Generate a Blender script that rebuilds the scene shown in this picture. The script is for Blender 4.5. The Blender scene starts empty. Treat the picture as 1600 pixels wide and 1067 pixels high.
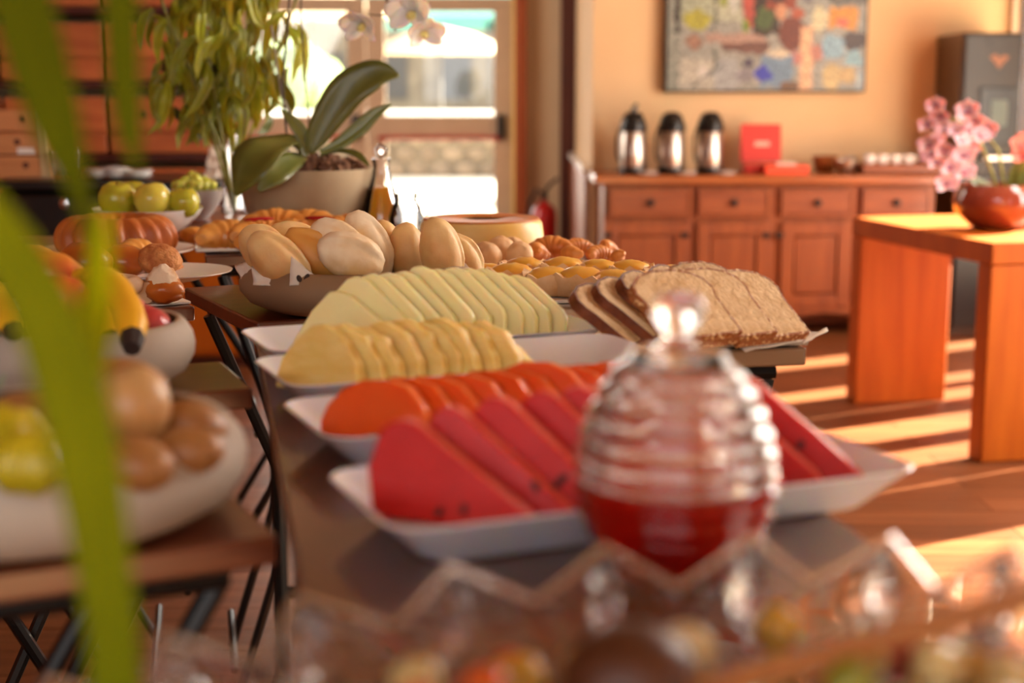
import bpy, math, random
from math import sin, cos, pi, radians, atan, sqrt, exp
from mathutils import Vector, Matrix, Euler, noise
random.seed(7)
R = radians
SC = bpy.context.scene
COL = SC.collection

# ---------------------------------------------------------------- camera
FPX = 2300.0
PITCH = atan(393.5 / FPX)
CZ = 1.25
cam_d = bpy.data.cameras.new('camera'); cam = bpy.data.objects.new('camera', cam_d); COL.objects.link(cam)
cam.location = (0, 0, CZ); cam.rotation_euler = (pi / 2 - PITCH, 0, 0)
cam_d.sensor_width = 36; cam_d.lens = FPX * 36 / 1600
cam_d.clip_start = 0.02; cam_d.clip_end = 200
cam_d.dof.use_dof = True; cam_d.dof.focus_distance = 2.15; cam_d.dof.aperture_fstop = 3.1
SC.camera = cam
# ---------------------------------------------------------------- world, sun, daylight, exposure
w = bpy.data.worlds.new('world'); SC.world = w; w.use_nodes = True
wn = w.node_tree.nodes; bg = wn['Background']
bg.inputs[0].default_value = (0.95, 0.97, 1.0, 1); bg.inputs[1].default_value = 2.4
SC.view_settings.view_transform = 'Standard'; SC.view_settings.look = 'None'
SC.view_settings.gamma = 1; SC.view_settings.use_curve_mapping = False
SC.view_settings.exposure = 0.62
def sun(el, hx, hy, strength, col):
    l = bpy.data.lights.new('sun', 'SUN'); l.energy = strength; l.color = col; l.angle = R(0.6)
    o = bpy.data.objects.new('sun', l); COL.objects.link(o)
    d = Vector((hx * cos(el), hy * cos(el), -sin(el)))
    o.rotation_euler = d.to_track_quat('-Z', 'Y').to_euler(); o.location = (6, 8, 8)
sun(R(22), -0.875, -0.484, 58.0, (1.0, 0.90, 0.70))
def area(name, loc, d, sx, sy, energy, col):
    l = bpy.data.lights.new(name, 'AREA'); l.shape = 'RECTANGLE'; l.size = sx; l.size_y = sy
    l.energy = energy; l.color = col
    o = bpy.data.objects.new(name, l); COL.objects.link(o); o.location = loc
    o.rotation_euler = Vector(d).to_track_quat('-Z', 'Z').to_euler()
    return o
area('window_daylight', (2.76, 3.7, 2.15), (-1, -0.2, -0.35), 2.8, 1.2, 165, (1.0, 0.93, 0.83))
area('window_daylight', (2.76, 5.7, 1.4), (-1, 0, 0), 2.2, 1.2, 52, (1.0, 0.90, 0.77))
area('window_daylight', (-0.9, -1.3, 1.7), (0, 1, 0), 2.2, 1.1, 3, (1.0, 0.93, 0.84))
area('door_daylight', (-1.2, 13.6, 1.2), (0, -1, -0.1), 2.2, 1.8, 70, (1.0, 0.95, 0.88))
area('passage_fill', (-3.1, 8.7, 1.7), (1, 0.8, 0), 2.6, 1.6, 95, (1.0, 0.93, 0.82))  # added fill lamp that brightens the passage walls and door frame
SC.cycles.use_denoising = True
SC.cycles.max_bounces = 10; SC.cycles.transmission_bounces = 10; SC.cycles.glossy_bounces = 4
SC.cycles.transparent_max_bounces = 12; SC.cycles.diffuse_bounces = 4
SC.cycles.sample_clamp_indirect = 6.0
SC.cycles.caustics_reflective = False; SC.cycles.caustics_refractive = True; SC.cycles.blur_glossy = 1.0

# ---------------------------------------------------------------- helpers
_c, _s = cos(PITCH), sin(PITCH)
def _ray(u, v):
    x = (u - 800) / FPX; y = (533.5 - v) / FPX
    return Vector((x, _c + y * _s, -_s + y * _c))
def P(u, v, z):
    d = _ray(u, v); return Vector((0, 0, CZ)) + d * ((z - CZ) / d.z)
def PY(u, v, Y):
    d = _ray(u, v); return Vector((0, 0, CZ)) + d * (Y / d.y)

def lin(c):
    return tuple(((x / 255) / 12.92 if x / 255 <= 0.04045 else ((x / 255 + 0.055) / 1.055) ** 2.4) for x in c) + (1,)

def mat(name, col, rough=0.5, col2=None, scale=8, stretch=(1, 1, 1), bump=0, bscale=40, metal=0, trans=0, sss=0,
        coat=0, ior=1.45, spec=0.5, emit=0, lo=0.35, hi=0.65, detail=4, rnd=0, kind='noise', thin=False):
    m = bpy.data.materials.new(name); m.use_nodes = True
    nt = m.node_tree; b = nt.nodes['Principled BSDF']
    b.inputs['Base Color'].default_value = lin(col); b.inputs['Roughness'].default_value = rough
    b.inputs['Metallic'].default_value = metal; b.inputs['Transmission Weight'].default_value = trans
    b.inputs['IOR'].default_value = ior; b.inputs['Coat Weight'].default_value = coat
    b.inputs['Coat Roughness'].default_value = 0.12
    b.inputs['Specular IOR Level'].default_value = spec
    if sss:
        b.inputs['Subsurface Weight'].default_value = 0.6; b.inputs['Subsurface Radius'].default_value = (1, 0.6, 0.35)
        b.inputs['Subsurface Scale'].default_value = sss
    if emit:
        b.inputs['Emission Color'].default_value = lin(col); b.inputs['Emission Strength'].default_value = emit
    tc = nt.nodes.new('ShaderNodeTexCoord'); mp = nt.nodes.new('ShaderNodeMapping')
    mp.inputs['Scale'].default_value = stretch
    nt.links.new(tc.outputs['Object'], mp.inputs[0])
    cur = None
    if col2 is not None:
        if kind == 'noise':
            t = nt.nodes.new('ShaderNodeTexNoise'); t.inputs['Scale'].default_value = scale; t.inputs['Detail'].default_value = detail
            fac = t.outputs['Fac']
        else:
            t = nt.nodes.new('ShaderNodeTexVoronoi'); t.inputs['Scale'].default_value = scale; fac = t.outputs['Distance']
        nt.links.new(mp.outputs[0], t.inputs['Vector'])
        r = nt.nodes.new('ShaderNodeValToRGB')
        r.color_ramp.elements[0].position = lo; r.color_ramp.elements[0].color = lin(col)
        r.color_ramp.elements[1].position = hi; r.color_ramp.elements[1].color = lin(col2)
        nt.links.new(fac, r.inputs[0]); cur = r.outputs[0]
    if rnd:
        oi = nt.nodes.new('ShaderNodeObjectInfo'); hs = nt.nodes.new('ShaderNodeHueSaturation')
        mr = nt.nodes.new('ShaderNodeMapRange'); mr.inputs[3].default_value = 1 - rnd; mr.inputs[4].default_value = 1 + rnd
        nt.links.new(oi.outputs['Random'], mr.inputs[0]); nt.links.new(mr.outputs[0], hs.inputs['Value'])
        if cur: nt.links.new(cur, hs.inputs['Color'])
        else: hs.inputs['Color'].default_value = lin(col)
        cur = hs.outputs[0]
    if cur: nt.links.new(cur, b.inputs['Base Color'])
    if bump:
        t2 = nt.nodes.new('ShaderNodeTexNoise'); t2.inputs['Scale'].default_value = bscale; t2.inputs['Detail'].default_value = 3
        bp = nt.nodes.new('ShaderNodeBump'); bp.inputs['Strength'].default_value = bump; bp.inputs['Distance'].default_value = 0.01
        nt.links.new(mp.outputs[0], t2.inputs['Vector']); nt.links.new(t2.outputs['Fac'], bp.inputs['Height'])
        nt.links.new(bp.outputs[0], b.inputs['Normal'])
    return m

class MB:
    def __init__(s): s.v = []; s.f = []; s.m = []
    def add(s, vs, fs, mi=0, M=None):
        n = len(s.v)
        s.v += [tuple(M @ Vector(p)) if M is not None else tuple(p) for p in vs]
        s.f += [tuple(i + n for i in f) for f in fs]
        s.m += ([mi] * len(fs) if isinstance(mi, int) else list(mi)); return s
    def box(s, x0, x1, y0, y1, z0, z1, mi=0, M=None):
        vs = [(x, y, z) for z in (z0, z1) for y in (y0, y1) for x in (x0, x1)]
        return s.add(vs, [(0, 2, 3, 1), (4, 5, 7, 6), (0, 1, 5, 4), (2, 6, 7, 3), (0, 4, 6, 2), (1, 3, 7, 5)], mi, M)
    def lathe(s, prof, seg=32, mi=0, M=None, cx=0, cy=0, caps=True):
        vs = []; fs = []
        for r, z in prof:
            for k in range(seg):
                a = 2 * pi * k / seg; vs.append((cx + r * cos(a), cy + r * sin(a), z))
        for i in range(len(prof) - 1):
            for k in range(seg):
                a, b = i * seg + k, i * seg + (k + 1) % seg
                fs.append((a, b, b + seg, a + seg))
        if caps and prof[0][0] > 1e-5: fs.append(tuple(range(seg))[::-1])
        if caps and prof[-1][0] > 1e-5: fs.append(tuple((len(prof) - 1) * seg + k for k in range(seg)))
        return s.add(vs, fs, mi, M)
    def rings(s, rings, close=True, caps=True, mi=0, M=None):
        n = len(rings[0]); vs = [p for r in rings for p in r]; fs = []
        for i in range(len(rings) - 1):
            for k in range(n if close else n - 1):
                a, b = i * n + k, i * n + (k + 1) % n
                fs.append((a, b, b + n, a + n))
        if caps:
            fs.append(tuple(range(n))[::-1]); fs.append(tuple((len(rings) - 1) * n + k for k in range(n)))
        return s.add(vs, fs, mi, M)
    def tube(s, pts, rad, seg=8, mi=0, M=None):
        pts = [Vector(p) for p in pts]; rings = []
        up = None
        for i, p in enumerate(pts):
            t = (pts[min(i + 1, len(pts) - 1)] - pts[max(i - 1, 0)]).normalized()
            if up is None:
                up = Vector((0, 0, 1)) if abs(t.z) < 0.9 else Vector((1, 0, 0))
            a = t.cross(up).normalized(); b = a.cross(t); up = b
            r = rad[i] if isinstance(rad, (list, tuple)) else rad
            rings.append([p + (a * cos(2 * pi * k / seg) + b * sin(2 * pi * k / seg)) * r for k in range(seg)])
        return s.rings(rings, mi=mi, M=M)
    def prism(s, poly, t, mi=0, edge=None, M=None, taper=1.0):
        # outline in x,z ; thickness along y
        n = len(poly); cx = sum(p[0] for p in poly) / n
        vs = [(p[0], -t / 2, p[1]) for p in poly] + [(p[0], t / 2, p[1]) for p in poly]
        fs = [tuple(range(n)), tuple(range(n, 2 * n))[::-1]] + [(i, i + n, (i + 1) % n + n, (i + 1) % n) for i in range(n)]
        return s.add(vs, fs, [mi, mi] + [edge if edge is not None else mi] * n, M)
    def blob(s, rx, ry, rz, fn=None, nu=24, nv=14, mi=0, M=None):
        vs = []; fs = []
        for j in range(nv + 1):
            th = pi * j / nv
            for i in range(nu):
                ph = 2 * pi * i / nu
                d = Vector((sin(th) * cos(ph), sin(th) * sin(ph), cos(th)))
                k = fn(d, th, ph) if fn else 1.0
                vs.append((d.x * rx * k, d.y * ry * k, d.z * rz * k))
        for j in range(nv):
            for i in range(nu):
                a, b = j * nu + i, j * nu + (i + 1) % nu
                fs.append((a, a + nu, b + nu, b))
        return s.add(vs, fs, mi, M)

def obj(name, mb, m, parent=None, loc=(0, 0, 0), rot=(0, 0, 0), smooth=True, sharp=40, bevel=0, bseg=2, sub=0):
    me = bpy.data.meshes.new(name); me.from_pydata(mb.v, [], mb.f)
    for x in (m if isinstance(m, (list, tuple)) else [m]): me.materials.append(x)
    me.polygons.foreach_set('material_index', mb.m)
    if smooth:
        me.polygons.foreach_set('use_smooth', [True] * len(me.polygons))
        me.set_sharp_from_angle(angle=R(sharp))
    me.update()
    o = bpy.data.objects.new(name, me); COL.objects.link(o)
    o.location = loc; o.rotation_euler = rot
    if parent is not None: o.parent = parent
    if bevel:
        bm = o.modifiers.new('bevel', 'BEVEL'); bm.width = bevel; bm.segments = bseg; bm.limit_method = 'ANGLE'
    if sub:
        sm = o.modifiers.new('sub', 'SUBSURF'); sm.levels = sub; sm.render_levels = sub
    return o
def tag(o, label=None, cat=None, group=None, kind=None):
    if label: o['label'] = label
    if cat: o['category'] = cat
    if group: o['group'] = group
    if kind: o['kind'] = kind
    return o
def thing(name, label, cat, loc=(0, 0, 0), rz=0, group=None, rot=None):
    o = bpy.data.objects.new(name, None); COL.objects.link(o); o.empty_display_size = 0.05
    o.location = loc; o.rotation_euler = rot if rot else (0, 0, rz)
    return tag(o, label, cat, group)
def struct(name, mb, m, label=None, **k):
    o = obj(name, mb, m, **k); o['kind'] = 'structure'
    if label: o['label'] = label
    return o
def dup(root, loc, rot, label, group=None):
    def cp(o, par):
        c = o.copy(); COL.objects.link(c)
        if par is not None: c.parent = par
        for ch in o.children: cp(ch, c)
        return c
    r = cp(root, None); r.location = loc; r.rotation_euler = rot; r['label'] = label
    if group: r['group'] = group
    return r
ORD = ['first', 'second', 'third', 'fourth', 'fifth', 'sixth', 'seventh', 'eighth', 'ninth', 'tenth', 'eleventh', 'twelfth', 'thirteenth', 'fourteenth', 'fifteenth', 'sixteenth']
def nz(x, y=0.0, z=0.0): return noise.noise(Vector((x, y, z)))
def Mt(x=0, y=0, z=0, rx=0, ry=0, rz=0, s=1):
    return Matrix.Translation((x, y, z)) @ Euler((rx, ry, rz)).to_matrix().to_4x4() @ Matrix.Diagonal((s, s, s, 1))

# ---------------------------------------------------------------- materials
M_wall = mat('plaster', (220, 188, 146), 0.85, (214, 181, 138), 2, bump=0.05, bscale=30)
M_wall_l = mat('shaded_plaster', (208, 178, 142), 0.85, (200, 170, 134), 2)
M_ceil = mat('ceiling_paint', (150, 118, 86), 0.9)
M_cream = mat('cream_paint', (206, 184, 160), 0.5, (200, 177, 152), 5)
M_plank = mat('floor_wood', (108, 62, 34), 0.42, (130, 78, 46), 3, stretch=(0.6, 9, 9), rnd=0.22, bump=0.08, bscale=30, spec=0.25)
M_wood = mat('cabinet_wood', (130, 64, 28), 0.5, (150, 80, 38), 3, stretch=(9, 9, 0.8), bump=0.05, bscale=30, coat=0.15)
M_woodh = mat('cabinet_wood_horizontal', (128, 63, 29), 0.5, (148, 78, 38), 3, stretch=(0.8, 9, 9), coat=0.15)
M_woodtop = mat('varnished_top', (140, 74, 34), 0.32, (160, 90, 44), 3, stretch=(0.8, 9, 9), coat=0.3)
M_bench = mat('console_wood', (166, 78, 14), 0.5, (184, 94, 20), 3, stretch=(7, 7, 0.7), spec=0.25)
M_top = mat('buffet_wood', (84, 38, 20), 0.30, (104, 50, 28), 4, stretch=(1, 12, 12), coat=0.3)
M_topd = mat('dark_gloss_wood', (98, 56, 42), 0.22, (98, 58, 42), 4, stretch=(12, 1, 12), coat=0.5)
M_dark = mat('dark_post_wood', (66, 24, 12), 0.5, (80, 32, 16), 3, stretch=(9, 9, 1))
M_redw = mat('red_strip_wood', (142, 62, 22), 0.5, (156, 74, 30), 3, stretch=(9, 9, 1))
M_black = mat('black_metal', (16, 14, 14), 0.35, metal=0.3)
M_blackp = mat('black_plastic', (22, 20, 20), 0.3)
M_steel = mat('brushed_steel', (190, 180, 172), 0.3, metal=1.0)
M_chrome = mat('chrome', (220, 220, 220), 0.12, metal=1.0)
M_iron = mat('dark_iron', (50, 40, 36), 0.5, metal=0.6)
M_white = mat('white_melamine', (236, 236, 242), 0.22, sss=0.002)
M_porc = mat('white_porcelain', (235, 232, 228), 0.2)
M_stone = mat('matte_grey_stoneware', (178, 166, 152), 0.7, (168, 156, 142), 6, bump=0.04, bscale=60)
M_stonein = mat('bowl_glaze', (120, 112, 94), 0.6, (110, 102, 86), 8)
M_conc = mat('pot_concrete', (176, 158, 128), 0.85, (164, 144, 114), 9, bump=0.1, bscale=50)
M_glass = mat('clear_glass', (255, 255, 255), 0.0, trans=1.0, ior=1.46)
M_jarglass = mat('ribbed_glass', (255, 252, 250), 0.03, trans=1.0, ior=1.45)
M_pane = mat('window_glass', (255, 255, 255), 0.0, trans=1.0, ior=1.02)
def thin_glass(name, gl=0.10, glassmix=0.0, tint=(1, 1, 1, 1)):
    m = bpy.data.materials.new(name); m.use_nodes = True; nt = m.node_tree; nt.nodes.clear()
    out = nt.nodes.new('ShaderNodeOutputMaterial'); tr_ = nt.nodes.new('ShaderNodeBsdfTransparent'); tr_.inputs[0].default_value = tint
    gs = nt.nodes.new('ShaderNodeBsdfGlossy'); gs.inputs['Roughness'].default_value = 0.03
    fr = nt.nodes.new('ShaderNodeFresnel'); fr.inputs[0].default_value = 1.45
    mx = nt.nodes.new('ShaderNodeMixShader'); nt.links.new(fr.outputs[0], mx.inputs[0]); nt.links.new(tr_.outputs[0], mx.inputs[1]); nt.links.new(gs.outputs[0], mx.inputs[2])
    last = mx
    if glassmix:
        g = nt.nodes.new('ShaderNodeBsdfGlass'); g.inputs['IOR'].default_value = 1.45; g.inputs['Roughness'].default_value = 0.02
        m2 = nt.nodes.new('ShaderNodeMixShader'); m2.inputs[0].default_value = glassmix
        nt.links.new(mx.outputs[0], m2.inputs[1]); nt.links.new(g.outputs[0], m2.inputs[2]); last = m2
    nt.links.new(last.outputs[0], out.inputs[0]); return m
M_jelly = mat('red_jelly', (206, 14, 6), 0.08, trans=0.3, ior=1.36, sss=0.01)
M_melon = mat('honeydew_flesh', (244, 232, 178), 0.35, (238, 224, 160), 14, sss=0.012, bump=0.04, bscale=120)
M_melonr = mat('honeydew_outer', (240, 232, 152), 0.35, (248, 240, 196), 20, sss=0.01)
M_pine = mat('pineapple_flesh', (244, 218, 142), 0.38, (236, 202, 112), 30, stretch=(1, 1, 3), sss=0.01, bump=0.3, bscale=120)
M_pineo = mat('pineapple_outer', (248, 222, 140), 0.4, (226, 186, 90), 60, sss=0.01, bump=0.4, bscale=150)
M_pap = mat('papaya_flesh', (234, 98, 30), 0.35, (226, 78, 20), 12, sss=0.012)
M_papo = mat('papaya_outer', (246, 126, 50), 0.35, (240, 108, 36), 12, sss=0.01)
M_wm = mat('watermelon_flesh', (190, 10, 8), 0.45, (210, 26, 20), 16, sss=0.012, bump=0.15, bscale=140)
M_wmo = mat('watermelon_outer', (236, 116, 92), 0.45, (230, 84, 66), 25, sss=0.01, bump=0.15, bscale=140)
M_seed = mat('melon_seed', (30, 8, 6), 0.4)
M_roll = mat('pale_crust', (236, 202, 142), 0.55, (210, 150, 80), 9, sss=0.004, bump=0.12, bscale=60, lo=0.4, hi=0.72)
M_flour = mat('floury_crust', (246, 230, 198), 0.75, (224, 180, 116), 14, bump=0.12, bscale=70)
M_brown = mat('golden_crust', (206, 120, 44), 0.35, (170, 80, 22), 12, coat=0.3, bump=0.08, bscale=60)
M_croi = mat('croissant_crust', (232, 168, 84), 0.36, (202, 124, 50), 16, coat=0.35)
M_bundt = mat('bundt_crust', (204, 122, 56), 0.45, (168, 86, 34), 9, bump=0.1, bscale=80)
M_sugar = mat('sugar_dust', (236, 214, 186), 0.9, (206, 140, 80), 22, bump=0.2, bscale=80, lo=0.45, hi=0.6)
M_crumb = mat('wheat_crumb', (226, 196, 152), 0.85, (196, 156, 108), 70, bump=0.6, bscale=150, lo=0.4, hi=0.75, detail=6)
M_crust = mat('dark_bread_crust', (132, 66, 26), 0.6, (90, 40, 14), 30, bump=0.3, bscale=120)
M_seeds = mat('seeded_crust', (150, 86, 40), 0.6, (226, 190, 140), 140, bump=0.5, bscale=150, lo=0.55, hi=0.62)
M_egg = mat('yellow_cream', (240, 192, 84), 0.35, (226, 160, 54), 14, sss=0.004)
M_pastry = mat('pale_pastry', (232, 196, 150), 0.6, (214, 160, 104), 18, bump=0.15, bscale=70)
M_jam = mat('guava_jam', (170, 26, 34), 0.15)
M_flan = mat('flan_custard', (246, 218, 150), 0.35, (228, 184, 96), 8, sss=0.01)
M_caramel = mat('caramel', (196, 116, 48), 0.45, spec=0.3)
M_paper = mat('printed_paper', (228, 218, 204), 0.8)
M_paperp = mat('paper_print', (60, 46, 40), 0.8)
M_apple = mat('green_apple_skin', (196, 190, 62), 0.25, (176, 172, 44), 5, coat=0.3, sss=0.004)
M_applel = mat('yellow_apple_skin', (222, 204, 92), 0.25, (204, 192, 70), 5, coat=0.3, sss=0.004)
M_grape = mat('green_grape', (206, 206, 88), 0.15, sss=0.004, rnd=0.12)
M_mango = mat('mango_skin', (220, 150, 44), 0.35, (206, 66, 50), 7, lo=0.42, hi=0.56, detail=1, coat=0.2)
M_banana = mat('banana_skin', (240, 180, 36), 0.45, (120, 70, 22), 14, stretch=(1, 1, 1), lo=0.62, hi=0.72)
M_btip = mat('banana_tip', (48, 32, 26), 0.7)
M_plum = mat('plum_skin', (178, 34, 48), 0.3, (206, 84, 84), 12)
M_sapo = mat('brown_fruit_skin', (172, 122, 68), 0.45, (146, 94, 48), 7, coat=0.1)
M_sapol = mat('tan_fruit_skin', (206, 168, 112), 0.4, (176, 124, 70), 6, coat=0.15)
M_yel = mat('yellow_fruit_skin', (200, 178, 24), 0.4, (150, 140, 20), 6, coat=0.15)
M_leafd = mat('orchid_leaf', (106, 108, 44), 0.38, (84, 90, 34), 6, coat=0.15)
M_leafh = mat('hanging_leaf', (190, 186, 42), 0.4, (112, 126, 26), 7, rnd=0.4, sss=0.003)
M_leafo = mat('orange_leaf', (226, 140, 20), 0.5)
M_blade = mat('grass_blade', (112, 116, 0), 0.9, (88, 94, 0), 6, spec=0.15)
M_stem = mat('dark_stem', (62, 42, 22), 0.6)
M_gstem = mat('green_stem', (130, 130, 50), 0.5)
M_petw = mat('white_petal', (250, 246, 238), 0.5, (255, 252, 248), 12, sss=0.004)
M_petp = mat('pink_petal', (206, 160, 172), 0.5, (230, 202, 208), 14, sss=0.004, rnd=0.12)
M_lip = mat('yellow_lip', (226, 220, 140), 0.5)
M_lipp = mat('dark_pink_lip', (168, 60, 88), 0.5)
M_bark = mat('orchid_bark', (84, 50, 34), 0.9, (150, 110, 84), 30, bump=0.5, bscale=60)
M_juice = mat('orange_juice', (255, 176, 16), 0.4, sss=0.03)
M_water = mat('water', (235, 242, 245), 0.02, trans=1.0, ior=1.33)
M_redp = mat('red_paint', (176, 10, 16), 0.3, coat=0.3)
M_redbox = mat('red_card', (206, 50, 38), 0.5)
M_orbox = mat('orange_red_card', (222, 70, 34), 0.5)
M_lidw = mat('box_print', (232, 200, 180), 0.6)
M_thin = thin_glass('thin_clear_glass'); M_jarglass = thin_glass('jar_glass', glassmix=0.65); M_glass = thin_glass('cut_glass', glassmix=0.28); M_pane = M_thin; M_crystal = thin_glass('cut_crystal', glassmix=0.9)
M_potg = mat('glossy_brown_ceramic', (132, 66, 48), 0.1, (112, 48, 34), 4, coat=0.6)
M_crate = mat('pine_crate_wood', (186, 122, 74), 0.6, (204, 142, 92), 3, stretch=(1, 9, 9), rnd=0.1)
M_shelfw = mat('shelf_box_wood', (174, 92, 48), 0.55, (192, 108, 58), 3, stretch=(1, 9, 9), rnd=0.14)
M_steelk = mat('machine_grey', (46, 43, 42), 0.4)
M_screen = mat('machine_screen', (84, 100, 96), 0.4, emit=0.08)
M_foil = mat('silver_foil', (238, 238, 238), 0.28, metal=0.4)
M_spoon = mat('dark_spoon_wood', (70, 34, 14), 0.45, (84, 42, 18), 10)
M_rim = mat('tray_rim_wood', (158, 96, 48), 0.5, (174, 110, 60), 6)
M_teal = mat('teal_awning', (70, 130, 124), 0.7)
M_umb = mat('white_canvas', (196, 180, 150), 0.8)
M_patio = mat('patio_ground', (238, 226, 206), 0.9, (228, 214, 190), 3)
M_rubble = mat('patio_stone', (134, 116, 96), 0.9, (106, 92, 76), 14, rnd=0.2, bump=0.2, bscale=20)
M_bldg = mat('far_facade', (128, 116, 98), 0.9, (104, 94, 80), 2)
M_green = mat('garden_foliage', (120, 140, 80), 0.8, (70, 92, 44), 6)
M_greypost = mat('grey_post', (70, 68, 66), 0.7)

# ================================================================= STRUCTURE
XR = 2.85          # right wall
YB = 7.95          # wall behind the sideboard
fl = struct('floor', MB().box(-3.4, XR + 0.1, -1.6, 14.1, -0.06, -0.008), M_dark)
pm = {}
def plank_mesh(L):
    if L not in pm:
        mb = MB().box(0, L - 0.003, 0, 0.137, -0.008, 0.0)
        o = obj('plank', mb, M_plank, fl, bevel=0); pm[L] = o
        return o
    o = pm[L].copy(); COL.objects.link(o); return o
k = 0
for j in range(0, 82):
    y = 2.6 + j * 0.14
    if y > 14: break
    xs = [-3.3, -1.4, 0.5] if j % 2 else [-3.3, -0.4, 1.45]
    xe = xs[1:] + [XR]
    for a, b in zip(xs, xe):
        o = plank_mesh(round(b - a, 3)); o.location = (a, y, 0); k += 1
near = struct('floor_near', MB().box(-3.3, XR, -1.5, 2.6, -0.008, 0.0), M_plank, 'dark floorboards under the buffet tables') if False else None
for j in range(1, 30):
    y = 2.6 - j * 0.14
    if y < -1.5: break
    o = plank_mesh(1.9); o.location = (-1.2 if j % 2 else -1.9, y, 0)
    if j < 18:
        o = plank_mesh(1.9); o.location = (0.7 if j % 2 else 0.0, y, 0)
struct('ceiling', MB().box(-3.4, XR + 0.1, -1.6, 14.1, 2.9, 3.0), M_ceil)
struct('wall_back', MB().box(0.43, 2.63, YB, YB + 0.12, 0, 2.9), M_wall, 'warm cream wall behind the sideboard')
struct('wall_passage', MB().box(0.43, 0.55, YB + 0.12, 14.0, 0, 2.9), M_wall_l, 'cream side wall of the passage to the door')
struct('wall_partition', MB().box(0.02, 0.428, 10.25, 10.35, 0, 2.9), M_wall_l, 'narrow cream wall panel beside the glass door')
struct('trim_1', MB().box(0.33, 0.428, 10.05, 10.245, 0, 2.9), M_dark, 'dark wooden post at the wall corner', bevel=0.004)
struct('trim_2', MB().box(0.02, 0.10, 10.18, 10.248, 0, 2.9), M_redw, 'reddish brown wooden strip beside the door', bevel=0.004)
tw = MB().box(0.395, 0.428, YB + 0.1, 9.95, 0.0, 0.80)
struct('trim_3', tw, M_woodh, 'low wooden panelling on the passage wall')
struct('trim_4', MB().box(0.38, 0.428, YB + 0.1, 9.97, 0.80, 0.835), M_porc, 'white ledge capping the low panelling', bevel=0.003)
struct('wall_left', MB().box(-3.4, -3.3, -1.6, 7.0, 0, 2.9), M_redw)
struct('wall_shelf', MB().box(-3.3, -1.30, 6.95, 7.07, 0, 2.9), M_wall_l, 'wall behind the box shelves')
struct('wall_corridor', MB().box(-3.4, -3.3, 7.07, 14.0, 0, 2.9), M_wall_l)
# wall at the far end with the glass double door
we = MB().box(-3.4, -2.62, 14.0, 14.12, 0, 2.9); we.box(0.02, 0.55, 14.0, 14.12, 0, 2.9); we.box(-2.62, 0.02, 14.0, 14.12, 2.12, 2.9)
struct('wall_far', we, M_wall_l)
# wall behind camera, with window opening
wc = MB().box(-3.4, -2.2, -1.62, -1.5, 0, 2.9); wc.box(0.6, XR + 0.1, -1.62, -1.5, 0, 2.9); wc.box(-2.2, 0.6, -1.62, -1.5, 2.3, 2.9); wc.box(-2.2, 0.6, -1.62, -1.5, 0, 1.0)
struct('wall_front', wc, M_wall)
# right wall with windows: piers between openings
ops = [(-0.8, 0.6), (3.92, 4.92), (5.34, 5.88), (6.00, 6.70), (6.77, 6.99), (7.42, 7.93)]
wr = MB().box(XR, XR + 0.05, -1.6, 14.1, 2.2, 2.9); wr.box(XR, XR + 0.05, -1.6, 14.1, 0, 0.14)
e = -1.6
for a, b in ops:
    wr.box(XR, XR + 0.05, e, a, 0.14, 2.2); e = b
wr.box(XR, XR + 0.05, e, 14.1, 0.14, 2.2)
struct('wall_right', wr, M_wall)
for i, (a, b) in enumerate(ops):
    f = MB()
    f.box(XR + 0.005, XR + 0.045, a, a + 0.015, 0.14, 2.2); f.box(XR + 0.005, XR + 0.045, b - 0.015, b, 0.14, 2.2)
    f.box(XR + 0.005, XR + 0.045, a + 0.015, b - 0.015, 0.14, 0.18); f.box(XR + 0.005, XR + 0.045, a + 0.015, b - 0.015, 2.16, 2.2)
    wo = struct('window_%d' % (i + 1), f, M_cream)
struct('window_7', MB().box(2.632, 2.665, YB - 0.03, YB + 0.1, 0, 2.9).box(2.665, XR, YB, YB + 0.08, 2.5, 2.9).box(2.665, XR, YB, YB + 0.08, 0.0, 0.12), M_cream, 'pale frame of the bright window in the corner', bevel=0.004)
obj('pane', MB().box(2.665, XR, YB + 0.03, YB + 0.04, 0.12, 2.5), M_pane, bpy.data.objects['window_7'])
struct('sun_blocker_roof', MB().box(XR + 0.06, 4.75, -1.6, 9.2, 2.32, 2.42), M_ceil, 'added unseen roof blocking high sun from the side windows')  # unseen roof added to keep sun stripes off the far floor
# baseboards
struct('baseboard_back', MB().box(0.44, XR, YB - 0.02, YB, 0, 0.09), M_woodh)

# glass double door at the far end
def door(n, x0, x1, hinge_right):
    f = MB(); st = 0.17
    f.box(x0, x0 + st, 14.02, 14.08, 0.02, 2.1); f.box(x1 - st, x1, 14.02, 14.08, 0.02, 2.1)
    f.box(x0 + st, x1 - st, 14.02, 14.08, 1.965, 2.1); f.box(x0 + st, x1 - st, 14.02, 14.08, 0.80, 1.01)
    f.box(x0 + st, x1 - st, 14.02, 14.08, 0.02, 0.08)
    d = struct('door_%d' % n, f, M_cream, 'cream framed glass door leaf opening to the patio', bevel=0.006)
    obj('pane', MB().box(x0 + st, x1 - st, 14.045, 14.055, 1.01, 1.965), M_pane, d)
    obj('pane', MB().box(x0 + st, x1 - st, 14.045, 14.055, 0.08, 0.80), M_pane, d)
    hb = MB().tube([(x0 + 0.1, 13.95, 0.8), (x1 - 0.1, 13.95, 0.8)], 0.022, 8)
    obj('push_bar', hb, M_redp, d)
    hx = x1 - 0.1
    obj('push_bar_housing', MB().box(hx - 0.035, hx + 0.035, 13.93, 14.02, 0.78, 1.02), M_black, d, bevel=0.005)
door(1, -1.36, 0.0, True)
door(2, -2.62, -1.37, False)
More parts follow.
